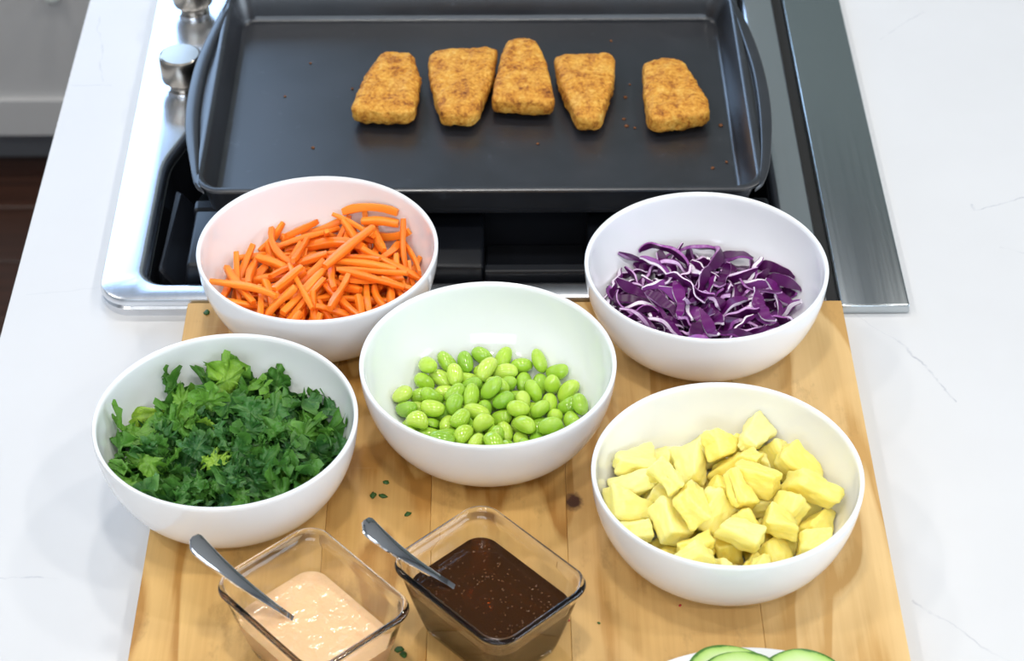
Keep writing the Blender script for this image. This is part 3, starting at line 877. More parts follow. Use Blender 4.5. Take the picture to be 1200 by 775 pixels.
for k, (x, y, s, lab) in enumerate((
        (.0920, .4760, .9, 'tiny dark crumb far back on the pan floor, left of the last fillet'),
        (.1045, .4099, .7, 'tiny crumb in the gap left of the last fillet, farthest of the row there'),
        (.1002, .3912, 1.1, 'small dark crumb in the gap left of the last fillet, second from the back'),
        (.0975, .3600, 1.0, 'toasted crumb in the gap between fourth and last fillet, just left of a cluster'),
        (.0990, .3503, 1.2, 'largest toasted crumb in the gap between fourth and last fillet'),
        (.1055, .3476, .9, 'tiny crumb nearest the front left corner of the last fillet'),
        (.1735, .3504, 1.3, 'toasted crumb at the foot of the right pan wall, beside the last fillet'),
        (.1626, .2922, 1.0, 'tiny black crumb alone on the front right of the pan floor'),
        (.1740, .3000, .8, 'tiny crumb at the foot of the right pan wall, nearest the front'),
        (-.1198, .4055, .9, 'tiny pale crumb left of the first fillet'),
        (-.1560, .4440, .8, 'tiny crumb on the bare left part of the pan floor, farthest back'),
        (-.1735, .3948, .8, 'tiny crumb on the bare left part of the pan floor, nearest the left wall'),
        (-.1464, .3225, 1.0, 'tiny crumb on the bare left front of the pan floor'),
        (.0286, .3261, .9, 'tiny crumb in front of the middle fillet'))):
    bm = bmesh.new(); bmesh.ops.create_icosphere(bm, subdivisions=2, radius=.0014 * s)
    for v in bm.verts:
        v.co *= 1 + .5 * noise.noise(v.co * 900 + Vector((k * 3.3, 0, 0))); v.co.z *= .6
    o = link('crumb', bm_mesh('crumb', bm, MAT['crumb'], True), None, (x, y, .0379))
    tag(o, lab, 'crumb', 'breadcrumbs on the baking pan')

# ================================================================= cutting board of glued planks
TB = .016
board = thing('cutting_board', 'pale maple cutting board of glued planks under the bowls and dishes', 'cutting board', (.0095, -.13, 0))
seams = [-.2285, -.1150, -.0470, .0415, .1600, .2473]
WOOD = [((.74, .47, .17), (.44, .215, .048)), ((.70, .425, .14), (.42, .20, .042)), ((.71, .44, .15), (.42, .20, .045)), ((.73, .47, .185), (.46, .24, .065)), ((.78, .54, .25), (.54, .31, .10))]
for k in range(5):
    xa, xb = seams[k] + .00006, seams[k + 1] - .00006
    bm = bmesh.new(); yb = .1555 + (.0010 if k == 0 else 0)
    add_box(bm, (xa - .0095, -.42 + .13, .0005), (xb - .0095, yb + .13, TB), .0004, 1)
    kn = None
    if k == 3: kn = (.0462 - .0095, -.0545 + .13)
    link('plank', bm_mesh('plank', bm, m_wood('maple_plank_%d' % k, *WOOD[k], knot=kn)), board)

# ================================================================= porcelain bowls
V, F = lathe(bowl_profile(), 128)
bowl_me = mesh_fix('bowl', V, F, MAT['porcelain'], True)
BOWL = {'carrot': ((-.1296, .1394), 'white porcelain bowl of shredded carrot by the cooktop corner'),
        'cabbage': ((.1427, .1174), 'white porcelain bowl of shredded purple cabbage next to the steel vent'),
        'edamame': ((-.0094, .0131), 'white porcelain bowl of shelled green edamame in the middle'),
        'kale': ((-.1777, -.0420), 'white porcelain bowl heaped with chopped dark green kale'),
        'pine': ((.1402, -.0947), 'white porcelain bowl of yellow pineapple chunks')}
for k, ((x, y), lab) in BOWL.items():
    o = link('bowl', bowl_me, None, (x, y, TB + .0002)); tag(o, lab, 'bowl', 'white bowls on the cutting board')
    o.rotation_euler.z = x * 7

# ================================================================= the cut food, piece by piece
INFO = {'carrot': ('carrot_shred', 'carrot stick', 'shredded carrot in the bowl', 'carrot'),
        'edamame': ('edamame_bean', 'edamame bean', 'shelled edamame in the bowl', 'bean'),
        'pine': ('pineapple_chunk', 'pineapple chunk', 'pineapple chunks in the bowl', 'pineapple'),
        'kale': ('kale_leaf', 'kale piece', 'chopped kale in the bowl', 'kale'),
        'cabbage': ('cabbage_shred', 'cabbage shred', 'shredded purple cabbage in the bowl', 'cabbage')}
DATA = {}
DATA['carrot'] = '''10,270,42,75,92,2,-4,-40 18,200,242,73,31,-2,-2,95 2,-61,116,66,95,4,-1,-31 18,-197,183,108,85,-32,17,-38 4,-82,-23,101,33,25,63,65 5,-36,-289,80,95,-11,0,28 18,142,-94,71,16,15,73,65 18,62,273,104,66,-10,-18,72 2,-31,298,83,42,46,-54,-56 2,-202,286,126,64,8,25,72 1,33,-27,133,96,-23,16,-7 10,-16,-402,94,5,-6,66,-75 8,335,-243,117,34,7,6,-94 14,312,98,76,69,-64,21,-27 5,-120,283,118,62,16,26,73 12,-374,379,128,24,14,-72,-64 4,-492,4,129,27,-60,-70,27 12,109,-310,136,4,-82,-56,11 15,309,-163,122,3,-90,-44,2 19,271,161,145,16,11,6,98 1,124,294,115,78,1,-1,-63 12,-200,266,192,95,-1,1,-30 6,2,170,143,89,-3,9,-45 17,15,-205,123,38,-22,5,90 4,269,-284,179,26,2,14,96 15,372,0,138,6,-90,-43,0 10,112,316,170,12,-9,-98,8 16,-23,361,143,7,-86,50,-2 2,-161,-39,100,44,-25,-56,65 17,-58,-225,133,3,24,-1,-97 6,289,-255,225,97,-18,10,-10 11,428,113,190,4,6,-2,-100 19,153,255,173,66,-72,21,2 11,-87,263,214,31,-8,-12,94 19,-332,264,181,57,59,-14,-55 3,-197,-468,151,26,-4,-3,96 10,374,-198,188,12,3,73,67 2,155,28,167,96,27,2,4 4,166,373,166,12,99,-6,-10 17,-21,119,232,1,-19,-38,90 4,-392,449,213,41,88,25,-4 9,-235,-223,91,3,61,-78,8 1,195,-70,173,11,28,-94,19 13,540,30,182,79,38,-20,44 14,191,418,208,62,56,49,25 19,-103,455,213,0,14,-72,68 3,-234,107,178,95,23,-17,-8 14,-223,-35,99,40,27,66,58 16,24,-89,184,32,9,2,-94 16,-18,-127,290,85,-4,-9,52 17,474,-45,172,56,-74,33,-17 10,106,370,238,13,50,-86,4 4,-436,112,160,52,-3,-36,78 14,-403,-204,130,50,-28,-56,59 7,-183,-184,181,77,-18,-7,61 10,112,-109,255,17,-22,-65,71 12,288,194,188,95,-4,20,24 7,-234,332,272,51,69,27,43 8,-572,125,160,64,30,-19,-68 12,-374,-147,121,66,50,-22,-51 1,-273,-97,135,63,-13,-6,77 2,323,-116,178,98,9,17,2 14,566,-24,133,30,-46,80,-24 1,-201,254,246,14,-90,-41,-4 6,-508,63,210,10,-82,-55,-12 5,-420,-98,204,99,-7,6,12 16,-31,-316,185,70,-32,38,-51 13,245,-352,149,20,-22,-95,-10 6,396,-65,199,12,92,-31,-19 12,267,575,212,35,3,-30,89 8,-214,-234,241,80,-12,-5,58 9,-265,-166,193,15,88,43,13 0,-210,-377,158,7,-19,-98,0 9,-107,-226,188,14,-65,-74,-13 6,327,-165,259,90,-16,11,-39 18,241,221,247,82,-5,20,53 16,-196,81,250,12,-86,49,10 10,-326,-141,220,15,-25,96,6 16,-168,-318,250,80,8,-15,57 16,278,-388,209,31,18,22,-91 7,452,325,181,1,74,-67,-10 14,211,321,217,57,-6,4,-82 0,-380,129,190,2,53,81,24 16,-572,195,257,77,14,-12,61 6,-321,-394,221,80,22,-11,-55 9,222,-425,232,72,27,12,-63 8,385,-28,265,89,-2,22,40 15,316,544,274,66,34,21,-64 16,116,331,300,3,84,53,-16 9,-413,-21,222,7,-13,83,-54 14,-428,-265,249,93,17,-21,-25 2,87,-156,313,8,96,25,-5 16,525,-180,256,66,0,4,75 12,398,146,231,2,-18,98,-10 4,288,465,255,23,48,64,56 10,-175,3,282,6,-20,98,6 9,-249,-137,286,93,36,3,11 13,-373,-446,181,38,80,-41,-22 4,494,168,304,43,68,52,28 13,56,552,141,42,88,11,22 17,-20,79,346,25,-2,-5,97 4,-356,64,305,15,99,-1,7 15,-466,-304,270,79,-51,19,-29 12,-197,-503,262,20,93,25,-20 5,450,-483,269,87,-2,16,46 10,256,218,302,96,-6,10,27 10,20,368,267,12,-44,77,-45 0,-348,228,278,13,-83,53,-9 10,-478,-380,220,16,-49,-72,46 16,77,-382,221,59,16,2,79 12,157,-406,223,70,31,1,-64 4,436,235,299,46,27,-42,-73 0,207,507,295,28,39,74,47 14,-139,235,288,57,-46,-53,43 14,-546,-279,244,74,-46,10,-48 1,-448,-241,308,99,0,11,5 3,240,-408,311,9,21,-8,97 19,630,14,264,23,-76,-61,-6 7,379,420,281,52,46,64,33 9,-81,16,367,40,3,36,-84 7,-262,-305,381,23,32,-12,-91 13,-321,-529,249,84,28,-9,-45 2,261,-567,190,90,34,17,23 7,583,274,238,87,-13,-2,-48 7,153,231,280,18,25,-82,-49 1,-62,523,214,61,-78,-16,3 12,-208,-324,310,80,-31,29,-42 5,135,-446,279,70,54,-20,-42 12,312,-447,332,62,27,-2,74 2,61,66,216,32,-90,3,-31 11,190,310,354,76,-2,-3,-66 0,-442,16,244,51,84,16,6 14,102,-674,271,84,-52,-11,-10 10,52,-496,241,41,84,-35,-9 10,163,-271,373,88,-4,-4,-48 12,97,-476,314,86,30,-34,-22 10,381,-212,317,1,-4,-100,7 6,457,536,334,79,52,-30,-10 13,-213,614,226,90,-38,18,9 8,182,-98,355,11,96,-27,2 18,350,-210,364,6,67,74,2 3,590,11,327,2,60,79,10 14,275,168,258,52,-61,-26,54 18,109,511,330,81,0,-8,58 0,-149,492,262,7,12,4,-99 4,-658,-37,308,57,37,-54,-50 0,96,-57,403,75,4,-6,-66 1,440,-268,376,12,-57,-77,26 17,297,512,333,11,18,16,96 9,-21,584,194,4,-14,96,-22 12,-507,-438,261,83,30,-27,-39 12,156,-273,435,58,55,40,45 4,280,-570,349,13,-12,95,-25 16,516,-232,386,50,-45,-27,69 12,-132,590,256,17,12,-91,-36 1,-280,-5,327,83,52,-7,18 19,-93,-493,332,71,18,-20,-65 19,-220,-579,390,81,-23,-11,-52 16,0,-454,311,22,71,-46,-48 6,371,-54,388,99,-7,5,6 3,254,348,372,10,82,-53,-21 9,-228,-57,343,9,-31,74,60 0,-349,-160,344,6,80,-60,-8 14,-15,-565,303,36,-43,81,14 11,588,-241,368,63,-9,19,75 2,293,43,355,0,-100,-6,5 12,457,240,370,41,24,-50,-73 3,-128,538,311,88,-40,-10,22 8,568,-425,328,58,68,30,33 16,310,60,429,9,9,69,71 11,379,-117,441,72,-67,14,-8 12,391,484,368,24,56,71,36 11,-20,241,374,12,-4,81,58 8,-355,207,336,26,17,61,73 11,-61,-476,284,66,42,32,53 1,241,145,421,3,99,-13,9 10,523,83,405,23,12,-3,96 13,-305,532,228,84,-42,12,31 4,-102,-184,374,50,-1,5,-86 4,206,194,490,5,90,43,6 17,658,23,318,33,55,48,61 15,652,224,374,45,41,62,49 7,-32,689,280,7,-16,86,48 6,-161,111,394,21,11,-14,-96 19,-122,-187,437,34,-45,-68,46 15,-88,-276,367,49,9,-4,-87 14,592,-124,382,47,87,-2,-15 8,411,558,438,8,-1,4,100 16,-497,115,325,2,70,-69,18 16,-568,-74,357,11,85,-51,-6 10,-397,-341,351,52,-43,-47,57 7,-187,-543,332,45,28,-14,-84 5,-328,369,357,10,56,82,10 2,-384,574,284,59,67,13,43 3,-514,-187,422,19,1,9,98 2,-208,-155,479,4,91,41,8 6,139,352,398,22,-19,-18,94 1,45,523,346,64,-13,-40,-64 9,-170,611,333,43,-80,-33,27 11,-156,254,404,65,38,49,44 18,18,344,381,2,-37,-62,69 1,223,574,396,31,14,38,86 6,335,652,481,48,-85,9,-18 15,-593,65,315,13,-74,66,-3 12,-523,-392,332,11,-88,38,-25 1,591,316,399,42,60,-25,-63 19,378,-16,429,21,97,-9,2'''
DATA['edamame'] = '''1,84,29,109,93,12,-30,-16 3,149,118,95,14,-7,-39,91 4,34,196,99,12,-21,82,-52 4,-124,191,105,21,95,-24,-1 6,-309,187,73,99,4,6,-9 1,-315,62,106,6,97,-21,-10 1,-147,-33,99,34,-8,22,-91 2,-76,-173,102,19,78,-60,-7 0,101,-501,129,4,23,-97,9 0,222,-189,99,68,-21,14,-68 3,-32,487,126,97,-20,5,-10 2,0,323,105,38,-28,62,-62 1,-39,78,127,44,70,-17,54 4,-457,225,133,55,-82,-5,17 3,-508,-56,131,93,6,12,33 6,-245,-195,67,62,-5,0,-78 2,-10,-328,108,85,2,3,53 5,127,-287,106,3,-65,-76,5 4,451,-253,133,57,-74,-32,14 2,561,-62,167,74,22,-38,-50 1,-153,408,122,98,12,-3,-13 2,-321,399,136,26,15,-14,94 0,-10,-58,110,45,63,-63,-5 5,-428,-278,134,17,-71,-64,24 2,-196,-579,216,24,20,64,70 0,72,-600,196,64,-76,-7,5 4,109,-122,109,47,40,30,72 1,303,93,106,8,-76,63,-12 1,417,155,124,44,-57,-56,41 1,245,373,124,40,-61,-62,27 3,-177,101,95,14,-20,-83,51 0,-382,-150,114,12,12,9,98 4,-292,-476,159,33,-84,-17,40 4,-60,-548,168,95,-9,31,6 3,342,-392,134,6,70,-68,23 5,208,-18,101,22,-58,72,-33 5,100,106,200,93,-24,-27,-1 0,471,396,205,88,33,-32,-6 1,199,226,103,13,2,-1,99 5,-440,338,168,12,-36,-23,-90 6,-165,-133,153,28,-29,92,0 0,-161,-283,103,66,6,8,74 0,-138,-477,126,44,-12,-1,-89 5,618,24,232,47,41,34,71 3,235,120,183,38,-61,-57,38 2,544,214,183,28,-85,-24,-37 0,62,259,197,25,-5,-43,86 4,-115,290,177,26,-17,62,72 2,-272,276,119,99,-12,11,2 3,-473,93,126,7,90,-42,-8 3,-198,-395,175,26,-82,14,-49 4,43,-205,173,53,64,-52,19 4,438,-127,125,13,-9,89,-43 5,450,2,144,61,26,-69,-29 0,350,351,126,75,8,-7,66 0,115,431,173,39,-91,-2,-13 2,-281,516,183,41,-17,-87,21 2,-382,155,194,38,-14,-73,-55 4,-273,-78,148,56,32,-52,-55 2,-292,-222,170,15,15,-91,-36 7,81,-382,165,30,-39,87,-4 0,327,-59,108,8,36,-91,-19 1,443,288,180,54,-24,-64,-48 3,137,331,140,60,-53,-36,-48 5,226,510,162,8,14,80,-57 2,-12,408,220,22,-84,-49,-9 2,-536,-204,174,40,27,-87,-3 4,-190,-113,235,3,41,-88,-22 4,-166,-249,208,32,-82,-46,9 2,-54,-441,194,27,23,-56,75 3,541,107,153,28,-10,95,8 1,306,236,173,46,-26,-73,44 2,20,178,249,44,-8,90,3 1,-42,587,185,31,-3,-74,59 1,-584,169,205,84,-18,0,52 4,-552,39,185,72,64,-28,0 5,-318,-352,131,12,92,36,-10 0,-86,-314,182,65,-55,-40,34 4,200,0,217,1,-14,-98,14 2,572,-231,211,46,-12,44,-76 0,350,508,211,78,-25,45,-37 5,-160,537,175,18,59,55,57 1,-415,437,241,84,-2,-18,-52 1,-377,29,203,98,9,-1,-17 6,-369,-45,122,48,-33,-14,-80 1,-307,-323,238,10,-3,-99,3 2,240,-142,197,16,-90,36,-20 3,226,-471,160,56,18,-14,80 1,413,-186,226,11,0,72,-69 3,350,24,195,19,-36,79,-46 4,-230,362,212,45,47,18,74 0,-119,144,209,66,40,3,64 3,-224,60,204,62,4,50,-61 2,-412,-445,200,27,-75,40,-46 3,-36,-144,217,63,-72,-26,6 3,59,-491,226,15,-26,80,-51 5,326,-221,127,43,58,-61,-32 1,235,-336,141,2,65,-57,-51 1,31,-349,229,23,-80,54,-9 2,103,561,173,47,35,10,-80 1,-226,191,190,0,-42,87,26 2,-78,-13,202,23,2,17,96 3,-475,-120,217,39,-91,12,-1 3,437,-349,194,34,1,-81,47'''
DATA['pine'] = '''10,177,52,144,1,0,-83,-56 6,77,396,139,98,7,-1,-21 7,-254,-70,148,45,-2,-6,-89 4,5,-282,198,4,-64,-6,-77 6,320,259,195,29,-3,-86,-43 10,-367,431,233,5,73,-50,-47 9,-215,-365,159,51,69,28,44 10,202,-203,150,31,60,67,31 10,-69,292,146,29,20,52,78 2,-484,109,170,66,-45,-43,42 11,70,-472,150,8,1,-100,-5 7,489,90,192,14,87,37,29 13,-288,170,189,18,-76,62,7 5,-87,-552,268,13,-45,-11,88 11,403,-162,139,7,86,50,8 14,176,578,240,49,42,18,-74 12,-61,-106,152,9,-80,-51,-29 4,298,-398,232,39,28,-3,88 11,267,59,286,61,-76,9,21 4,-128,568,238,81,46,-8,35 11,-211,-372,346,84,-52,-8,18 8,595,-90,246,23,45,-82,-28 6,420,462,267,5,53,69,50 0,-589,-37,349,18,6,-96,-22 11,135,-207,334,25,48,35,76 0,567,72,417,26,3,-81,53 6,-60,138,258,86,-20,-48,6 12,-398,-262,156,50,-72,15,-47 4,374,-91,341,84,-8,-36,40 3,206,420,310,22,97,-6,5 9,-569,-196,290,67,-34,-31,-58 14,125,-556,266,92,15,6,35 0,115,322,372,46,-27,74,40 3,-235,34,320,95,-7,-27,16 7,-102,-98,369,48,-79,-37,9 10,509,-340,271,48,-52,-35,-62 7,-200,333,361,4,74,63,23 4,-358,-185,389,14,76,-57,-27 3,156,-628,384,6,71,-63,-32 7,199,107,466,7,6,12,99 12,-376,102,339,23,-43,63,-60 0,-232,-124,497,51,-35,11,-78 3,74,-27,504,80,-19,43,-38 8,25,487,406,37,18,-90,-14 5,-377,49,548,44,46,-77,8 2,62,-355,434,68,69,-16,-21 1,510,322,374,31,-26,-91,-4 9,-556,368,379,1,-97,-12,19 1,-263,-543,362,19,-26,66,68 13,322,-267,435,7,-19,-72,-67 6,234,562,428,15,-87,-42,23 2,-559,197,340,4,-23,50,83'''
DATA['kale'] = '''10,466,60,115,72,9,-24,64 13,-21,112,85,85,1,-32,-42 12,-113,270,64,52,9,2,-85 3,-392,-5,82,78,-11,5,-61 10,-228,-456,115,84,9,-11,53 10,68,-183,86,18,9,-2,98 2,183,388,137,14,-3,-2,99 8,-183,432,85,67,3,-8,74 11,-312,104,95,82,-6,11,56 15,-230,-168,86,41,1,10,91 12,199,-338,77,86,-6,6,50 13,393,-121,102,50,1,-27,-82 17,-40,402,98,99,5,-1,11 1,-342,249,95,20,-4,-7,-98 11,-380,-384,144,77,-24,34,48 8,143,-447,84,90,-14,-2,40 9,582,-104,164,20,-83,31,-42 10,375,360,139,94,17,-8,-28 15,-147,91,84,19,24,4,95 11,-424,-162,175,62,-5,-55,-56 15,16,-383,96,82,-6,13,55 13,159,-131,135,90,-17,-12,-39 4,465,252,154,82,50,-14,26 17,-22,281,108,70,-18,-7,-68 6,-129,-28,124,16,-8,84,51 14,22,-640,247,9,-30,33,89 5,377,-252,131,79,21,10,-57 15,96,-3,83,2,22,8,97 2,25,543,177,65,19,-6,74 16,-512,179,116,96,6,27,5 2,-113,-270,119,18,47,-20,-84 8,516,-317,181,86,-4,-11,-50 13,287,164,94,14,18,10,97 12,168,517,149,84,41,15,33 1,-253,204,118,3,10,-40,-91 16,-461,-194,95,17,71,-68,0 8,286,-428,98,90,-12,-7,-42 4,546,-46,177,24,-6,90,-36 6,193,468,238,30,6,7,-95 6,-251,411,134,89,-26,16,-34 9,-542,-63,154,43,34,27,79 4,-274,-501,161,21,1,15,-97 7,144,63,111,98,-14,-3,16 1,60,283,165,33,-13,-92,15 0,-182,573,150,79,38,-12,47 4,-412,-16,153,64,11,-9,-76 1,-214,-586,197,87,-1,2,-50 0,285,-442,135,99,-7,-11,-10 3,417,478,205,5,0,-100,-2 16,-150,255,150,62,-10,12,77 7,-528,108,163,2,-24,-90,-35 2,-353,-277,145,4,-39,81,44 3,182,-563,155,24,54,78,-19 2,290,-3,167,83,25,24,44 6,-98,282,193,63,-19,-13,74 11,-447,239,160,25,-84,2,48 11,-213,-98,138,37,-63,68,3 9,62,-300,140,96,23,-1,-16 1,545,10,198,18,81,56,2 0,293,464,180,26,92,-30,2 4,-291,254,162,18,-8,8,98 8,-232,-158,157,34,-7,-47,81 17,80,-494,139,58,37,-45,-57 7,535,-208,180,52,32,74,27 1,338,332,210,90,38,16,8 12,-149,432,167,59,-72,-4,-35 15,-306,-20,215,12,-5,12,98 7,-83,-510,124,12,5,90,-41 1,414,-241,206,87,6,13,48 3,370,63,146,32,-82,37,-30 8,-153,519,130,35,18,-40,83 0,-589,235,199,14,-87,-43,21 13,-26,-496,202,70,-1,40,60 6,209,-406,171,72,-42,-27,49 1,368,172,218,87,6,20,45 10,129,648,271,63,-74,23,-2 12,-510,312,207,38,-14,-88,-23 6,-507,-139,224,34,-16,20,-91 10,213,-576,231,32,77,-51,19 1,527,193,170,37,-2,-11,92 10,-4,408,245,75,3,-5,-66 14,-247,591,313,13,51,-43,-74 4,-388,-580,272,68,-49,-8,-54 2,-199,-443,264,4,36,-35,-86 13,520,-104,281,38,-12,-36,-84 3,158,472,310,68,4,-14,72 9,-449,425,225,3,-27,45,-85 1,-353,119,207,40,2,30,87 6,-124,-55,256,83,2,-28,49 11,455,-435,245,92,1,-40,6 10,200,284,231,9,-8,-31,94 17,-229,466,191,46,28,47,70 11,-99,94,191,96,-20,-2,-17 5,-557,-353,317,14,96,15,-17 12,125,-653,272,2,81,-23,54 15,511,-233,276,61,-9,-46,63 12,-150,500,211,8,2,33,94 15,-339,218,216,43,-8,-31,-84 1,-443,-467,267,37,88,10,-27 13,39,-160,174,99,16,-3,-3 14,550,-368,357,34,63,-62,31 14,622,216,321,47,-3,56,68 12,-541,170,228,93,24,-18,22 9,-317,-194,258,14,-83,-48,26 8,125,-498,239,96,-3,-14,-22 6,304,-177,233,90,-14,-25,33 11,172,165,166,47,66,58,3 11,-8,668,294,19,32,26,-89 16,-618,-212,243,82,11,-54,-15 13,35,-367,217,21,27,46,82 16,347,-342,207,35,-45,78,-24 7,433,32,232,63,-3,30,-72 17,-166,361,256,88,11,2,47 0,-236,238,233,98,-7,20,1 16,102,-493,269,78,-3,-9,-61 17,355,-494,229,30,-26,-1,92 1,512,238,237,13,5,-26,-95 16,-23,92,256,15,-77,-14,60 6,-379,276,244,48,-38,-4,-79 17,-676,-43,259,73,-30,33,-52 2,459,-257,382,75,8,-34,-56 4,667,-15,294,34,25,-21,-88 2,-79,654,392,78,50,-9,-38 2,-365,424,340,36,46,5,81 0,-568,18,214,86,8,20,47 0,4,-197,259,69,-2,2,-72 9,54,47,193,5,66,-74,12 5,-4,505,302,92,-24,-28,-12 5,-182,498,367,42,51,23,71 12,-412,35,210,1,-13,47,87 7,-24,-18,331,37,-34,-66,56 14,390,-463,354,42,10,-5,90 7,58,219,226,20,-62,-71,28 11,-166,257,289,78,18,10,59 4,-301,116,272,35,29,2,89 12,-216,-316,184,43,5,-49,-76 7,300,-360,271,87,3,28,-40 7,462,318,280,3,90,35,-24 5,-147,370,336,48,22,-27,80 0,-245,71,273,97,8,22,-3 3,-207,-281,239,57,-6,17,80 14,6,-502,394,84,0,-49,22 12,158,-64,202,46,23,43,74 16,312,530,219,17,77,33,52 17,-671,190,283,63,-14,20,-74 4,-213,-275,287,66,-14,4,-73 8,-51,-382,223,37,-74,-36,43 12,475,-33,264,81,-49,-13,28 2,116,67,312,86,1,8,50 17,-56,552,316,88,-29,-26,28 6,-630,-164,355,38,69,62,-8 1,-212,-601,287,14,47,-57,66 15,174,-294,238,3,87,-43,25 1,338,441,281,76,50,42,1 4,319,579,309,10,25,82,-50 17,-208,61,309,27,30,3,91 15,-84,-668,312,35,-24,89,19 12,325,262,256,94,27,-15,15 17,351,138,280,66,17,-33,-65 5,0,222,356,78,20,-10,-58 17,-634,40,330,79,-18,46,-36 16,-334,-44,274,4,33,94,12 4,93,-322,291,99,-5,5,-12 3,586,127,219,24,-30,77,51 1,141,397,320,31,-7,-11,94 8,-86,92,298,28,-24,-29,88 5,-438,-291,312,89,-18,5,41 3,-113,-295,292,91,-25,18,-28 9,384,-5,327,85,29,-20,39 9,621,374,378,22,-20,-5,95 10,-394,246,385,7,-4,-100,-3 4,-521,49,256,1,-5,8,100 6,-324,-508,361,64,-14,69,-30 0,168,-254,296,98,-9,2,-19 16,170,240,271,13,-98,9,-16 16,-260,265,346,18,33,92,6 0,-333,27,332,20,31,0,-93 8,-287,-383,218,75,-38,-34,-42 2,-475,-509,432,18,-68,-35,-62 3,517,393,268,66,10,50,55 11,-329,388,440,22,45,-84,-22 1,-488,109,309,82,38,3,-43 9,-371,-430,354,72,66,22,6 4,341,-417,302,71,18,12,67 11,193,-128,292,40,35,44,-72 7,123,260,319,75,5,-41,52 8,-231,-36,313,75,47,-9,46 15,-492,-50,315,15,94,-28,-14 6,189,-326,364,42,-24,-28,83 9,249,-216,342,98,14,-10,2 11,305,290,348,59,22,-7,-77 2,-51,534,490,76,53,20,32 9,-327,184,394,27,78,-51,-26 15,126,-640,351,20,56,-26,-76 11,332,-228,425,20,-31,-3,93 10,244,153,305,49,-35,22,-77 17,124,119,418,92,33,19,-9 6,-425,557,394,58,-48,62,24 8,-125,-248,317,3,34,87,-36 4,240,-203,410,13,40,8,-90 1,483,209,337,44,-29,-84,7 10,4,320,345,91,36,-19,5 11,-185,142,379,32,18,15,92 14,-264,-166,354,59,-18,10,-78 17,-37,31,456,38,-52,-71,28 5,493,84,396,63,41,15,64 4,110,378,364,7,-7,-38,92 7,-125,261,406,11,-12,-26,-95 7,-410,109,391,62,-63,45,12 8,-44,-402,310,20,87,45,5 12,262,-36,292,15,0,-17,97 4,273,302,402,64,15,7,-76 4,-28,392,432,73,-1,1,68 8,-404,-79,294,62,-30,-42,59 12,-635,-354,361,92,17,2,-34 12,674,-139,328,88,1,-16,-45 0,345,184,361,66,11,-10,74 12,-492,59,343,85,51,-11,-6 16,-3,-181,296,2,-37,-93,1 10,292,-578,319,40,56,-73,1 5,73,-48,427,88,13,-44,13 17,-585,262,296,91,1,-19,-36 17,-127,-17,384,66,47,-24,54 16,-3,-258,338,88,-3,7,46 8,72,-127,314,4,-63,-72,27 12,563,-120,359,93,5,-4,-36 9,-501,-158,380,16,-89,42,-2 12,-99,-172,320,82,-2,-20,-54 7,44,-222,396,2,11,-2,-99 6,375,-104,424,33,-28,39,81 12,700,10,358,62,29,-22,-70 14,-637,159,394,21,-26,-12,-94 8,-157,-152,340,38,-49,73,-28 7,-43,-349,366,11,0,99,4 7,72,-365,432,13,94,18,-25 8,210,26,368,62,-20,-36,67 12,124,353,416,95,26,9,-15 5,-714,-23,361,10,-76,13,-63 15,-180,-357,392,8,56,-82,-3 1,232,-466,296,14,23,-96,5 2,482,423,402,22,90,-34,17 10,258,665,338,32,-70,-41,-50 4,-346,-125,400,34,-46,-1,82 8,-41,-119,334,90,-34,4,-28 7,-224,-500,444,50,4,-86,-14 7,310,44,365,51,18,82,-19 6,234,526,382,26,-24,-82,45 3,-271,245,390,73,-21,-21,61 10,-187,-92,456,75,41,-1,52 9,93,-410,380,82,-22,10,-52 9,614,59,300,24,82,4,52 12,273,154,381,85,19,-14,-47 12,-115,142,435,44,82,-30,-21 5,-173,330,484,10,30,-67,68 5,550,-18,400,48,51,-55,46 12,-550,384,326,1,-16,-39,90 7,-549,-42,405,8,-26,83,-50 6,-170,-656,386,30,-16,-54,77 3,-66,-158,407,3,-72,-69,7 3,162,-195,385,22,-30,-48,80 15,124,265,438,20,-93,28,17'''
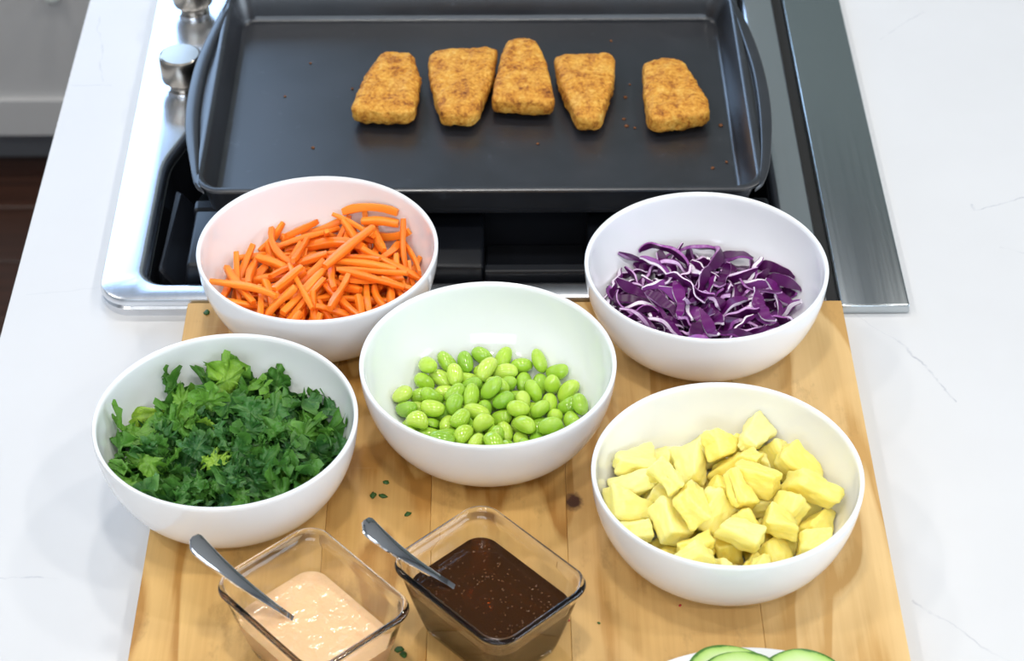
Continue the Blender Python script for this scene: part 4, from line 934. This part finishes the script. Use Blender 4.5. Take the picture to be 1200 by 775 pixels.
DATA['cabbage'] = '''10,192,152,73,34,-11,32,88 6,188,315,101,33,4,66,-67 7,-196,344,77,12,-10,-30,-94 4,-265,45,80,28,75,36,48 6,-95,-31,69,30,75,13,58 10,139,-302,78,84,24,-4,-49 9,239,456,107,24,-22,-80,-50 10,20,310,76,86,18,22,43 10,-441,83,99,9,47,-82,31 2,-370,-259,105,86,4,17,49 11,64,-98,80,40,21,-54,-71 7,377,62,79,22,-98,-3,0 13,133,244,77,6,0,100,8 5,-446,361,143,7,-63,55,55 17,-323,-150,87,18,-78,-60,-7 1,93,-476,104,7,48,78,-40 15,235,-59,76,7,86,-51,7 0,306,366,151,31,-42,82,-23 8,-526,215,158,28,-51,-78,21 9,-178,-26,76,42,-69,2,59 16,-77,-421,112,81,54,3,23 8,441,-361,143,27,-81,48,21 19,556,284,179,61,-4,37,70 16,-18,543,151,27,72,-48,-42 11,-497,-41,114,75,-51,-20,37 6,-105,-352,95,54,-10,60,-58 2,149,67,81,4,-69,71,-14 10,371,236,99,55,-76,-30,-19 4,112,458,108,43,-44,-39,68 11,-205,285,93,50,82,-20,-18 4,-95,-546,127,53,-73,18,39 18,421,-323,220,37,30,87,-14 16,457,306,145,64,58,-42,-28 5,145,380,141,11,-65,-75,-7 16,-168,125,101,48,-82,31,3 3,-370,-26,79,38,14,-60,-69 16,202,-134,81,25,-49,-65,52 8,437,155,126,25,84,45,-16 7,271,163,127,3,-43,-81,40 11,-373,287,127,79,-53,30,4 7,-412,-42,135,1,3,-98,19 0,-98,-203,82,40,-18,38,-82 3,365,-39,80,76,-62,14,-14 8,283,542,205,41,70,20,-54 16,-52,199,106,2,71,70,5 0,-530,128,141,18,-27,34,-88 10,-43,-319,130,17,-12,45,87 5,133,-156,114,41,34,-13,-84 5,372,368,194,11,-50,-79,-33 16,-195,477,122,10,38,57,72 12,-219,43,122,16,-2,-56,81 4,-189,-132,128,33,0,61,-72 5,111,-477,151,12,-14,-93,33 1,36,-6,100,76,10,-15,62 7,-83,458,100,31,-43,-53,67 6,-444,223,174,6,-82,-28,-50 9,-482,-151,136,70,-55,22,39 19,123,-266,140,60,77,-7,-19 16,407,-258,108,37,-35,68,-53 0,255,241,152,10,-99,2,-2 4,-549,282,202,69,-11,-1,-71 7,-187,-64,172,19,-81,-42,36 2,183,-460,185,56,-25,-20,-77 14,327,-140,85,82,31,48,-7 2,246,71,162,51,0,-2,86 15,64,414,132,44,-62,-65,2 14,-313,-212,132,10,-28,85,44 2,-78,-511,188,65,0,-20,-73 18,364,-228,172,17,95,-19,19 3,40,188,90,12,31,-83,46 14,56,621,196,82,20,22,-49 10,-161,231,144,62,25,0,-74 12,-328,-481,143,45,-74,28,-42 1,346,-52,127,3,-74,66,-12 11,377,186,189,10,0,-9,-99 6,71,193,130,57,75,-29,-15 1,-345,348,162,85,-17,-3,-49 8,-368,-172,213,19,-81,-42,-36 16,277,-378,242,37,91,-18,4 6,456,-6,111,28,73,62,-7 0,-37,421,141,87,-11,8,-47 8,-262,350,154,99,10,-4,0 7,-513,0,142,87,1,10,48 13,-287,-426,146,58,-74,-16,30 16,562,48,159,27,-11,76,59 14,223,360,135,61,-59,-50,18 4,-158,450,172,9,-29,-52,80 6,-292,-36,152,52,12,84,-10 7,-123,-245,124,94,25,-7,21 15,256,-63,124,72,-25,14,-63 10,25,318,179,94,25,16,19 15,-160,360,110,31,-34,-62,64 19,-295,133,179,68,53,49,17 12,-41,-50,154,68,66,-25,-22 10,214,-386,112,35,-5,69,63 1,409,-39,130,100,2,1,-10 2,-90,619,260,59,15,-26,75 13,-368,155,132,36,47,-30,-75 15,-255,-80,152,7,-37,57,-73 1,114,-360,170,7,40,63,-67 8,441,-48,199,13,-38,91,-13 2,221,184,227,96,4,-24,11 13,-349,187,189,29,37,-36,-81 4,-163,-46,210,68,-64,10,34 5,73,-52,154,78,6,-6,62 2,193,-66,181,96,22,-11,10 13,202,502,152,4,41,-70,-58 9,-111,263,185,28,40,-87,8 4,-572,-91,204,67,-44,10,58 3,-124,-419,158,8,7,71,69 1,304,-69,169,84,-9,50,-18 16,389,281,214,100,2,-6,-3 19,-90,126,167,62,73,22,-19 6,-434,121,171,43,-31,-4,85 15,-92,-152,153,19,-88,43,6 5,247,-232,216,20,-34,91,-14 11,178,-28,264,62,74,-11,24 0,-197,466,242,44,68,37,46 4,-419,431,220,9,-23,-95,-20 16,-470,21,213,8,12,16,-98 6,278,-197,158,10,-14,-89,-42 2,429,94,235,29,-1,15,95 6,119,137,137,36,-5,93,-1 7,-460,260,240,90,17,3,-41 10,-532,144,210,77,43,42,21 13,-152,-298,171,81,23,46,28 14,508,-196,133,35,44,80,18 13,-8,534,234,2,-31,94,-13 10,-384,335,244,34,-55,-76,4 2,-504,-60,258,4,56,-80,-23 5,-247,-256,167,21,-95,19,13 19,192,-289,201,64,-69,-20,-29 16,228,536,266,71,-68,-4,-19 12,-266,511,252,49,42,-50,-58 17,-548,81,278,13,54,67,-50 11,-522,-260,173,20,80,-44,-35 1,85,-275,223,11,-4,98,-14 0,154,-161,217,2,-100,2,-9 15,-173,341,207,82,11,14,54 7,-383,193,250,90,43,-1,5 7,-172,-209,201,58,55,17,57 0,-44,-372,206,61,-19,4,77 15,357,-77,190,50,74,-30,-34 3,107,283,188,41,-56,-65,32 13,-131,50,176,22,36,-90,4 17,-415,-290,168,8,37,-92,-2 3,-194,-412,174,1,-44,-70,56 1,231,-234,262,6,-98,0,-17 6,177,160,287,87,-41,16,-21 10,-133,198,226,29,-27,-90,19 17,-423,-370,236,39,7,-5,-92 9,5,-199,160,8,44,-83,32 19,207,-112,254,23,-24,94,9 2,74,124,221,11,-94,25,-22 2,-271,326,302,36,-74,-22,-53 2,-427,127,276,1,-74,-55,38 10,-169,-459,238,31,16,-29,-89 19,152,-346,282,22,0,-67,71 11,557,154,247,80,-51,32,2 13,-387,514,211,88,-46,1,-6 5,-322,180,272,6,97,-12,-21 7,-196,-63,260,86,26,-30,-32 10,13,-92,209,26,27,-32,-87 6,137,69,265,24,-12,-92,-30 4,-26,385,199,44,-50,-18,72 14,-295,263,233,14,97,-16,7 14,-342,-65,227,8,24,-15,-96 4,-241,-360,226,18,-74,-47,44 3,442,373,227,18,-23,95,-12 8,150,261,308,65,19,71,-19 13,-215,92,225,9,-11,92,36 7,-255,-57,272,24,-73,-63,7 18,-314,-266,294,80,31,-50,8 13,-82,-198,215,52,-85,9,7 13,189,486,221,26,14,-80,53 3,-101,251,258,61,-41,-11,67 18,-173,-9,295,99,-7,9,-8 14,-329,-295,195,68,14,-36,63 1,-489,-369,174,17,-52,-75,38 18,570,278,264,14,32,35,87 12,12,231,231,52,-63,-46,35 7,-320,-72,279,28,-60,-63,41 17,-504,-392,309,1,-7,-16,-98 13,-149,-286,241,1,12,-97,-19 15,267,-41,250,92,32,7,24 18,238,367,248,15,12,-10,-98 2,-502,-172,271,2,-40,-92,0 4,-366,-404,299,66,57,-44,-18 17,99,-426,270,60,-3,-17,-78 3,406,-450,175,61,11,14,-77 4,410,-51,294,26,-42,-40,77 11,-106,-452,304,53,83,-17,-6 16,328,-530,225,30,93,12,16 11,82,-136,271,30,-49,-56,59 1,59,188,271,42,29,-80,-31 6,-100,473,217,55,-66,45,23 15,-141,-610,187,26,12,-84,46 19,-41,-163,256,41,71,-30,-50 1,42,50,272,49,-85,-4,20 8,-45,185,276,98,8,-18,-8 15,-192,141,245,12,-88,32,-33 0,-424,-256,304,36,-10,-65,66 2,83,-554,249,39,46,-30,74 2,-244,553,322,88,6,0,48 1,45,416,252,97,-11,19,-12 15,-335,151,328,96,-25,2,16 19,-268,-63,313,49,75,-6,-44 11,-79,-350,273,32,46,-52,-65 5,87,473,216,59,5,81,5 9,-210,370,269,6,-83,-20,-52 0,-397,544,270,96,-18,14,19 19,-182,-51,348,35,61,-31,-64 1,-104,-249,266,87,33,33,17 7,524,-34,174,59,46,-35,-57 16,-341,-570,256,16,-46,-38,79 18,17,-318,330,80,-37,40,-23 3,304,-445,177,92,36,2,-15 3,428,-119,234,48,82,-30,-5 13,-143,168,302,28,-34,-83,35 5,-72,10,298,18,32,-57,-73 2,-650,-79,274,10,2,-22,-97 2,606,-159,213,7,86,23,44 7,402,176,278,50,-73,43,-16 8,10,181,314,10,-40,10,90 6,-226,158,281,16,36,40,83 3,-215,-196,266,77,61,2,-20 6,166,-230,279,37,2,-87,-33 14,301,201,225,74,-17,52,38 7,-44,98,344,30,-6,14,94 4,-121,88,373,95,25,-16,-13 5,-198,-542,206,23,94,16,-22 6,87,-10,302,16,-74,-50,-43 7,41,-559,296,45,18,-37,-79 0,-55,384,296,61,-19,7,76 11,-153,368,314,15,-23,-90,-34 5,-625,248,265,98,0,-14,16 19,132,-629,213,39,-80,-21,-39 1,-163,253,330,60,2,31,-74 15,474,-421,194,33,76,48,27 18,121,517,299,21,94,23,10 3,24,-102,282,40,66,-63,11 19,552,412,259,32,93,-17,-10'''
def inner_radius(z):
    """radius of the inside of a bowl at height z above its foot"""
    a = max(.0, min(1, (z - .0045) / (BOWL_H - .0045)))
    return .041 + (BOWL_R - .041) * math.sqrt(1 - (1 - a) ** 2) ** .95 - .0030
def bent_to_bowl(me, o, bx, by):
    """leaves that meet the bowl wall bend along it: a mesh of its own for those, the shared one for the rest"""
    m = Matrix.Translation(o.location) @ o.rotation_quaternion.to_matrix().to_4x4()
    inv = m.inverted(); co = [m @ v.co for v in me.vertices]; hit = False
    for p in co:
        z = p.z - TB - .0002
        if z < .0058: p.z = TB + .0060; z = .0058; hit = True
        if z > BOWL_H: continue
        r = math.hypot(p.x - bx, p.y - by); lim = inner_radius(z) - .0009
        if r > lim: k = lim / r; p.x = bx + (p.x - bx) * k; p.y = by + (p.y - by) * k; hit = True
    for p in co:
        if p.z - TB > BOWL_H - .002:
            r = math.hypot(p.x - bx, p.y - by)
            if r > BOWL_R - .004: k = (BOWL_R - .004) / r; p.x = bx + (p.x - bx) * k; p.y = by + (p.y - by) * k; hit = True
    if not hit: return me
    me = me.copy()
    me.vertices.foreach_set('co', [c for p in co for c in (inv @ p)]); me.update()
    return me
rt = random.Random(21)
FOOD = {k: [] for k in BOWL}
for kind in ('carrot', 'edamame', 'pine', 'kale', 'cabbage'):
    (bx, by), _ = BOWL[kind]
    fn, nvar = GEN[kind]
    name, what, group, cat = INFO[kind]
    mats = MAT[kind] if isinstance(MAT[kind], list) else [MAT[kind]]
    protos = []
    for v in range(nvar):
        V, F, fm = fn(v)
        me = mesh_from(name, V, F, mats, fm)
        if kind in ('cabbage', 'carrot'): me.set_sharp_from_angle(angle=math.radians(50))
        protos.append((me, max(v.x for v in V) - min(v.x for v in V)))
    lens = sorted(l for _, l in protos)
    for row in DATA[kind].split():
        v, x, y, z, qw, qx, qy, qz = (int(c) for c in row.split(','))
        o = bpy.data.objects.new(name, protos[v][0]); COL.objects.link(o)
        o.location = (bx + x * 1e-4, by + y * 1e-4, TB + .0002 + z * 1e-4)
        o.rotation_mode = 'QUATERNION'; o.rotation_quaternion = Quaternion((qw, qx, qy, qz)).normalized()
        tone = rt.random(); o.color = (tone, tone, tone, 1)
        if kind in ('kale', 'cabbage'): o.data = bent_to_bowl(protos[v][0], o, bx, by)
        o['category'] = cat; o['group'] = group
        l = protos[v][1]
        FOOD[kind].append((o, tone, 'short' if l < lens[len(lens) // 3] else 'long' if l > lens[-len(lens) // 3] else '', v))

# labels: what each piece looks like and where in its heap it lies, read off the pieces themselves
bpy.context.view_layer.update()
DG = bpy.context.evaluated_depsgraph_get()
def seen(o):
    m = Matrix.Translation(o.location) @ o.rotation_quaternion.to_matrix().to_4x4(); vs = o.data.vertices; step = max(1, len(vs) // 90); n = 0
    for i in range(0, len(vs), step):
        p = m @ vs[i].co; d = p - CAM_POS
        hit = SC.ray_cast(DG, CAM_POS, d.normalized(), distance=d.length + .01)
        n += hit[0] and hit[4] == o
    return n
TONE = {'carrot': lambda t: 'pale orange' if t > .85 else 'orange', 'edamame': lambda t: 'pale yellowish' if t > .8 else 'deep green' if t < .25 else 'bright green',
        'pine': lambda t: 'pale yellow' if t > .66 else 'deep yellow' if t < .33 else 'yellow', 'kale': lambda t: 'light yellowish' if t > .93 else 'bright green' if t > .75 else 'dark green' if t < .3 else 'green',
        'cabbage': lambda t: 'pale lilac' if t > .88 else 'dark purple' if t < .4 else 'purple'}
HEAP = {'carrot': 'carrot heap', 'edamame': 'edamame heap', 'pine': 'pineapple heap', 'kale': 'kale heap', 'cabbage': 'cabbage heap'}
for kind, items in FOOD.items():
    name, what, group, cat = INFO[kind]
    rows = []
    for o, tone, size, v in items:
        px, py = project(o.location)
        rows.append([o, tone, size, v, px, py, seen(o)])
    vis = [r for r in rows if r[6] >= 1]
    xs = sorted(r[4] for r in vis); ys = sorted(r[5] for r in vis); q = lambda a, f: a[int(f * (len(a) - 1))]
    xa, xb, ya, yb = q(xs, .25), q(xs, .75), q(ys, .3), q(ys, .7)
    ends = {}
    for word, key in (('leftmost', lambda r: r[4]), ('rightmost', lambda r: -r[4]), ('farthest', lambda r: r[5]), ('nearest', lambda r: -r[5])):
        ends[word] = min(vis, key=key)[0]
    combos = {}
    for r in rows:
        o, tone, size, v, px, py, n = r
        if n < 1:
            o['label'] = '%s almost buried deep in the %s' % (what, HEAP[kind]); continue
        d = o.rotation_quaternion.to_matrix() @ Vector((1, 0, 0))
        a = project(o.location + d * .005); b = project(o.location - d * .005)
        ang = math.degrees(math.atan2(-(a[1] - b[1]), a[0] - b[0])) % 180
        lie = 'lying crosswise' if ang < 25 or ang > 155 else 'pointing away' if 65 < ang < 115 else 'slanting right' if ang < 90 else 'slanting left'
        if kind == 'kale': lie = 'flat' if v % 4 == 0 else 'frilly'
        if kind == 'edamame' and v >= 6: size = 'split'
        row = 'back' if py < ya else 'front' if py > yb else ''; colm = 'left' if px < xa else 'right' if px > xb else ''
        where = ('%s %s' % (row, colm)).strip() or 'middle'
        text = ('%s %s %s' % (size, TONE[kind](tone), what)).strip() + ', ' + lie + ', '
        w = next((k for k, e in ends.items() if e == o), None)
        if w: o['label'] = text + w + ' in the ' + HEAP[kind]; continue
        combos.setdefault(text + where + ' of the ' + HEAP[kind], []).append(r)
    for text, rs in combos.items():
        if len(rs) == 2:
            rs.sort(key=lambda r: r[5])
            words = (', farther of two', ', nearer of two')
        elif len(rs) == 3:
            rs.sort(key=lambda r: r[4]); words = (', leftmost of three', ', middle of three', ', rightmost of three')
        elif len(rs) in (4, 5):
            rs.sort(key=lambda r: r[4]); text = text.replace(' of the ' + HEAP[kind], ' of the heap')
            words = [', %s from left of %s' % (q, {4: 'four', 5: 'five'}[len(rs)]) for q in ('first', 'second', 'third', 'fourth', 'fifth')]
        else: words = [''] * len(rs)
        for r, w in zip(rs, words): r[0]['label'] = text + w


# ================================================================= glass dishes, dressings, spoons
E = .0050                                                   # the dishes are a little longer than wide
def dish(x, y, rot, label):
    h = .0555
    def sq(s, r, z, f=1.0): return at_z(rounded_poly([(-s - E * f, -s + E * f), (s + E * f, -s + E * f), (s + E * f, s - E * f), (-s - E * f, s - E * f)], r, 10), z)
    s1, s0 = .0440, .0315
    def S(z): return s0 + (s1 - s0) * (z / h) ** .85
    loops = [sq(s0 - .006, .008, .0022), sq(s0 - .004, .009, .0006), sq(s0 - .001, .011, 0), sq(s0 + .0006, .012, .0012)]
    for z in (.006, .014, .024, .034, .044, .0500): loops.append(sq(S(z), .012 + z * .05, z))
    loops += [sq(s1 + .0006, .0150, .0515), sq(s1 + .0014, .0155, .0532), sq(s1 + .0008, .0152, .0549), sq(s1 - .0006, .0146, h), sq(s1 - .0018, .0140, .0552), sq(s1 - .0027, .0134, .0538)]
    for z in (.0500, .044, .034, .024, .014, .0075): loops.append(sq(S(z) - .0026, .0112 + z * .045, z))
    loops += [sq(s0 - .0042, .008, .0052), sq(s0 - .010, .006, .0046)]
    V, F = loft(loops, True, True)
    o = link('glass_dish', mesh_fix('glass_dish', V, F, MAT['glass'], True), None, (x, y, TB + .0003)); o.rotation_euler.z = rot
    tag(o, label, 'glass dish', 'glass sauce dishes')
    return S
def filling(name, x, y, rot, z0, z1, S, mat, label, ripple):
    def sq(s, r, z, f=1.0): return at_z(rounded_poly([(-s - E * f, -s + E * f), (s + E * f, -s + E * f), (s + E * f, s - E * f), (-s - E * f, s - E * f)], r, 10), z)
    loops = [sq(S(.006) - .010, .006, z0)]
    for k in range(5):
        z = z0 + .0022 + (z1 - z0 - .0022) * k / 4
        loops.append(sq(S(z) - .00255, .0112 + z * .045, z))
    s = S(z1) - .00255; N = 9
    for k in range(1, N):
        f = 1 - k / N
        L = sq(s * f, (.0112 + z1 * .045) * f, z1 - .0006 * min(1, k / 2), f)
        for p in L:
            p.z += ripple * (noise.noise(p * 70 + Vector((x * 90, 0, 0))) + .5 * noise.noise(p * 160)) * min(1, k / 2)
        loops.append(L)
    V, F = loft(loops, True, True)
    o = link(name, mesh_fix(name, V, F, mat, True, 60), None, (x, y, TB + .0003)); o.rotation_euler.z = rot
    return tag(o, label, 'sauce')
R1, R2 = math.radians(-48.1), math.radians(-47.1)
C1, C2 = (-.1128, -.1913), (-.0081, -.1728)
S = dish(*C1, R1, 'small rectangular glass dish of pale creamy dressing with a spoon, below the kale bowl')
dish(*C2, R2, 'small rectangular glass dish of dark brown dressing with a spoon, below the edamame bowl')
filling('creamy_dressing', *C1, R1, .0049, .0285, S, MAT['cream'], 'pale orange creamy dressing with a rippled surface in the left glass dish', .0009)
soy = filling('brown_dressing', *C2, R2, .0049, .0365, S, MAT['soy'], 'thin dark brown dressing with small modelled glints in the right glass dish', .0003)
rb = random.Random(4); bm = bmesh.new()
for k in range(190):
    s = S(.036) - .008
    u, v = rb.uniform(-1, 1) * (s + E), rb.uniform(-1, 1) * (s - E)
    r0 = rb.uniform(.00018, .0005)
    m = Matrix.Translation((u, v, .0360)) @ Matrix.Rotation(rb.uniform(0, 6), 4, 'Z') @ Matrix.Diagonal((r0 * rb.uniform(1, 2.2), r0, r0 * .8, 1))
    bmesh.ops.create_icosphere(bm, subdivisions=1, radius=1, matrix=m)
o = link('glints', bm_mesh('glints', bm, MAT['glint'], True), soy); o['kind'] = 'stuff'  # tiny raised specks stand in for lamp glints on the dressing

def spoon(tip, dip, end, label):
    """flat flared handle running from under the sauce (dip) past the glass rim up to its rounded end"""
    tip, end = Vector(tip), Vector(end)
    ax = (end - tip).normalized(); L = (end - tip).length
    side = ax.cross(Vector((0, 0, 1))).normalized(); up = side.cross(ax).normalized()
    root = thing('spoon', label, 'spoon', tip, 'small spoons in the sauce dishes')
    n = 34; V, F = [], []; NECK = .014
    for i in range(n + 1):
        u = i / n; s = -NECK + u * (L + NECK); u = max(0, s / L)
        w = .0022 + .0062 * u ** 1.25
        e = (L - s) / .0065
        if e < 1: w *= math.sqrt(max(.0, 1 - (1 - e) ** 2)) if i < n else .12
        t = .00115 * (1 if e > .4 else .75)
        lift = .0022 * math.sin(PI * u) * -1 + (.0016 * (u ** 4))
        c = ax * s + up * lift
        rimz = .00035
        prof = [(-w, 0), (-w * .93, t * .8), (-w * .8, t), (0, t), (w * .8, t), (w * .93, t * .8), (w, 0), (w * .8, -t), (0, -t * 1.1), (-w * .8, -t)]
        V += [c + side * a + up * b for a, b in prof]
    k = 10
    for i in range(n):
        for j in range(k): F.append((i * k + j, i * k + (j + 1) % k, (i + 1) * k + (j + 1) % k, (i + 1) * k + j))
    F.append(tuple(reversed(range(k)))); F.append(tuple(n * k + j for j in range(k)))
    link('handle', mesh_fix('handle', V, F, MAT['chrome'], True, 35), root)
    # the bowl of the spoon, sunk in the sauce
    V, F = [], []; m = 20; rings = 6
    for sgn in (1, -1):
        for i in range(rings + 1):
            f = i / rings
            for j in range(m):
                a = 2 * PI * j / m
                px, py = .0125 * f * math.cos(a), .0085 * f * math.sin(a)
                V.append(-ax * (NECK + .0105 - px) + side * py + up * (-.0035 * (1 - f * f) - (0 if sgn > 0 else .0008)))
    for q in (0, (rings + 1) * m):
        for i in range(rings):
            for j in range(m): F.append((q + i * m + j, q + i * m + (j + 1) % m, q + (i + 1) * m + (j + 1) % m, q + (i + 1) * m + j))
    q = (rings + 1) * m
    for j in range(m): F.append((rings * m + j, rings * m + (j + 1) % m, q + rings * m + (j + 1) % m, q + rings * m + j))
    link('spoon_bowl', mesh_fix('spoon_bowl', V, F, MAT['chrome'], True), root)
spoon((-.1295, -.1837, .0455), None, (-.1860, -.1693, .0965), 'small steel spoon leaning in the creamy dressing')
spoon((-.0345, -.1650, .0545), None, (-.0850, -.1515, .0920), 'small steel spoon leaning in the brown dressing')

# ================================================================= cucumber plate at the front edge
plate_c = (.1443, -.3104)
V, F = lathe([(0, .0), (.055, 0), (.060, .0012), (.095, .0135), (.1085, .0165), (.1098, .0172), (.1094, .0184), (.1075, .0182), (.094, .0158), (.060, .0040), (.05, .0032), (0, .003)], 128)
o = link('plate', mesh_fix('plate', V, F, MAT['porcelain'], True), None, (*plate_c, TB + .0002)); tag(o, 'white round plate of cucumber slices at the front edge of the board', 'plate')
def slice_(x, y, z, r, tx, ty, label):
    V, F = lathe([(0, -.0022), (r - .0012, -.0022)], 48)
    loopz = [(r - .0012, -.0022), (r - .0004, -.0020), (r, -.0012), (r, .0012), (r - .0004, .0020), (r - .0012, .0022)]
    Vs, Fs = lathe([(0, -.0022), (r - .0010, -.0022), (r - .0002, -.0018), (r, -.0012), (r, .0012), (r - .0002, .0018), (r - .0010, .0022), (r * .55, .0022), (0, .00215)], 56)
    rr = random.Random(int(x * 1e4)); p = rr.uniform(0, 6)
    def wob(v):
        a = math.atan2(v.y, v.x); k = 1 + .02 * math.sin(3 * a + p) + .012 * math.sin(5 * a)
        return Vector((v.x * k, v.y * k, v.z))
    Vs = [wob(v) for v in Vs]
    me = mesh_fix('cucumber_slice', Vs, Fs, [MAT['cucumber'], MAT['skin']], True, 40)
    for poly in me.polygons:
        c = poly.center
        if math.hypot(c.x, c.y) > r - .0011 and abs(poly.normal.z) < .75: poly.material_index = 1
    o = link('cucumber_slice', me, None, (x, y, z)); o.rotation_euler = (tx, ty, rr.uniform(0, 6))
    tag(o, label, 'cucumber', 'cucumber slices on the plate')
slice_(.1331, -.2286, .0385, .0262, .06, 0, 'cucumber slice at the back left of the plate, partly covered by another slice')
slice_(.1381, -.2394, .0435, .0262, .06, .03, 'cucumber slice overlapping the back left slice on the plate')
slice_(.1540, -.2350, .0345, .0250, .03, -.03, 'cucumber slice showing only its dark rim between two others')
slice_(.1761, -.2352, .0410, .0262, .05, -.04, 'pale cucumber slice at the back right of the plate')

# ================================================================= herb bits and specks on the board
for k, (x, y, s, m, nm, lab) in enumerate((
        (-.0772, -.0355, 1.1, 'leaf_bit', 'kale_bit', 'tiny kale bit nearest the front wall of the edamame bowl, on the board'),
        (-.0854, -.0477, 1.4, 'leaf_bit', 'kale_bit', 'left one of two tiny kale bits side by side, right of the kale bowl'),
        (-.0787, -.0485, 1.3, 'leaf_bit', 'kale_bit', 'right one of two tiny kale bits side by side, right of the kale bowl'),
        (-.0619, -.0656, 1.2, 'leaf_bit', 'kale_bit', 'tiny lone kale bit on the board just behind the right spoon handle'),
        (-.0612, -.1885, 1.5, 'leaf_bit', 'kale_bit', 'small kale bit between the two glass dishes, the nearer of two'),
        (-.0640, -.1842, 1.5, 'leaf_bit', 'kale_bit', 'small kale bit between the two glass dishes, the farther of two'),
        (-.2137, .1447, 1.4, 'leaf_bit', 'kale_bit', 'tiny kale bit on the far left corner of the board'),
        (.0401, -.161, .6, 'red_bit', 'red_speck', 'tiny red speck on the board right beside the brown dressing dish'),
        (.1101, -.1485, .6, 'red_bit', 'red_speck', 'tiny red speck on the board under the front of the pineapple bowl'),
        (.059, -.1633, .6, 'leaf_bit', 'kale_bit', 'tiny dark kale bit between the brown dressing dish and the cucumber plate'))):
    bm = bmesh.new(); bmesh.ops.create_icosphere(bm, subdivisions=2, radius=.0015 * s)
    for v in bm.verts:
        v.co *= 1 + .6 * noise.noise(v.co * 700 + Vector((k * 5.1, 0, 0))); v.co.z *= .35; v.co.x *= 1.3
    o = link(nm, bm_mesh(nm, bm, MAT[m], True), None, (x, y, TB + .0004)); o.rotation_euler.z = k * 1.3
    tag(o, lab, 'speck' if m == 'red_bit' else 'kale bit', 'bits dropped on the board')
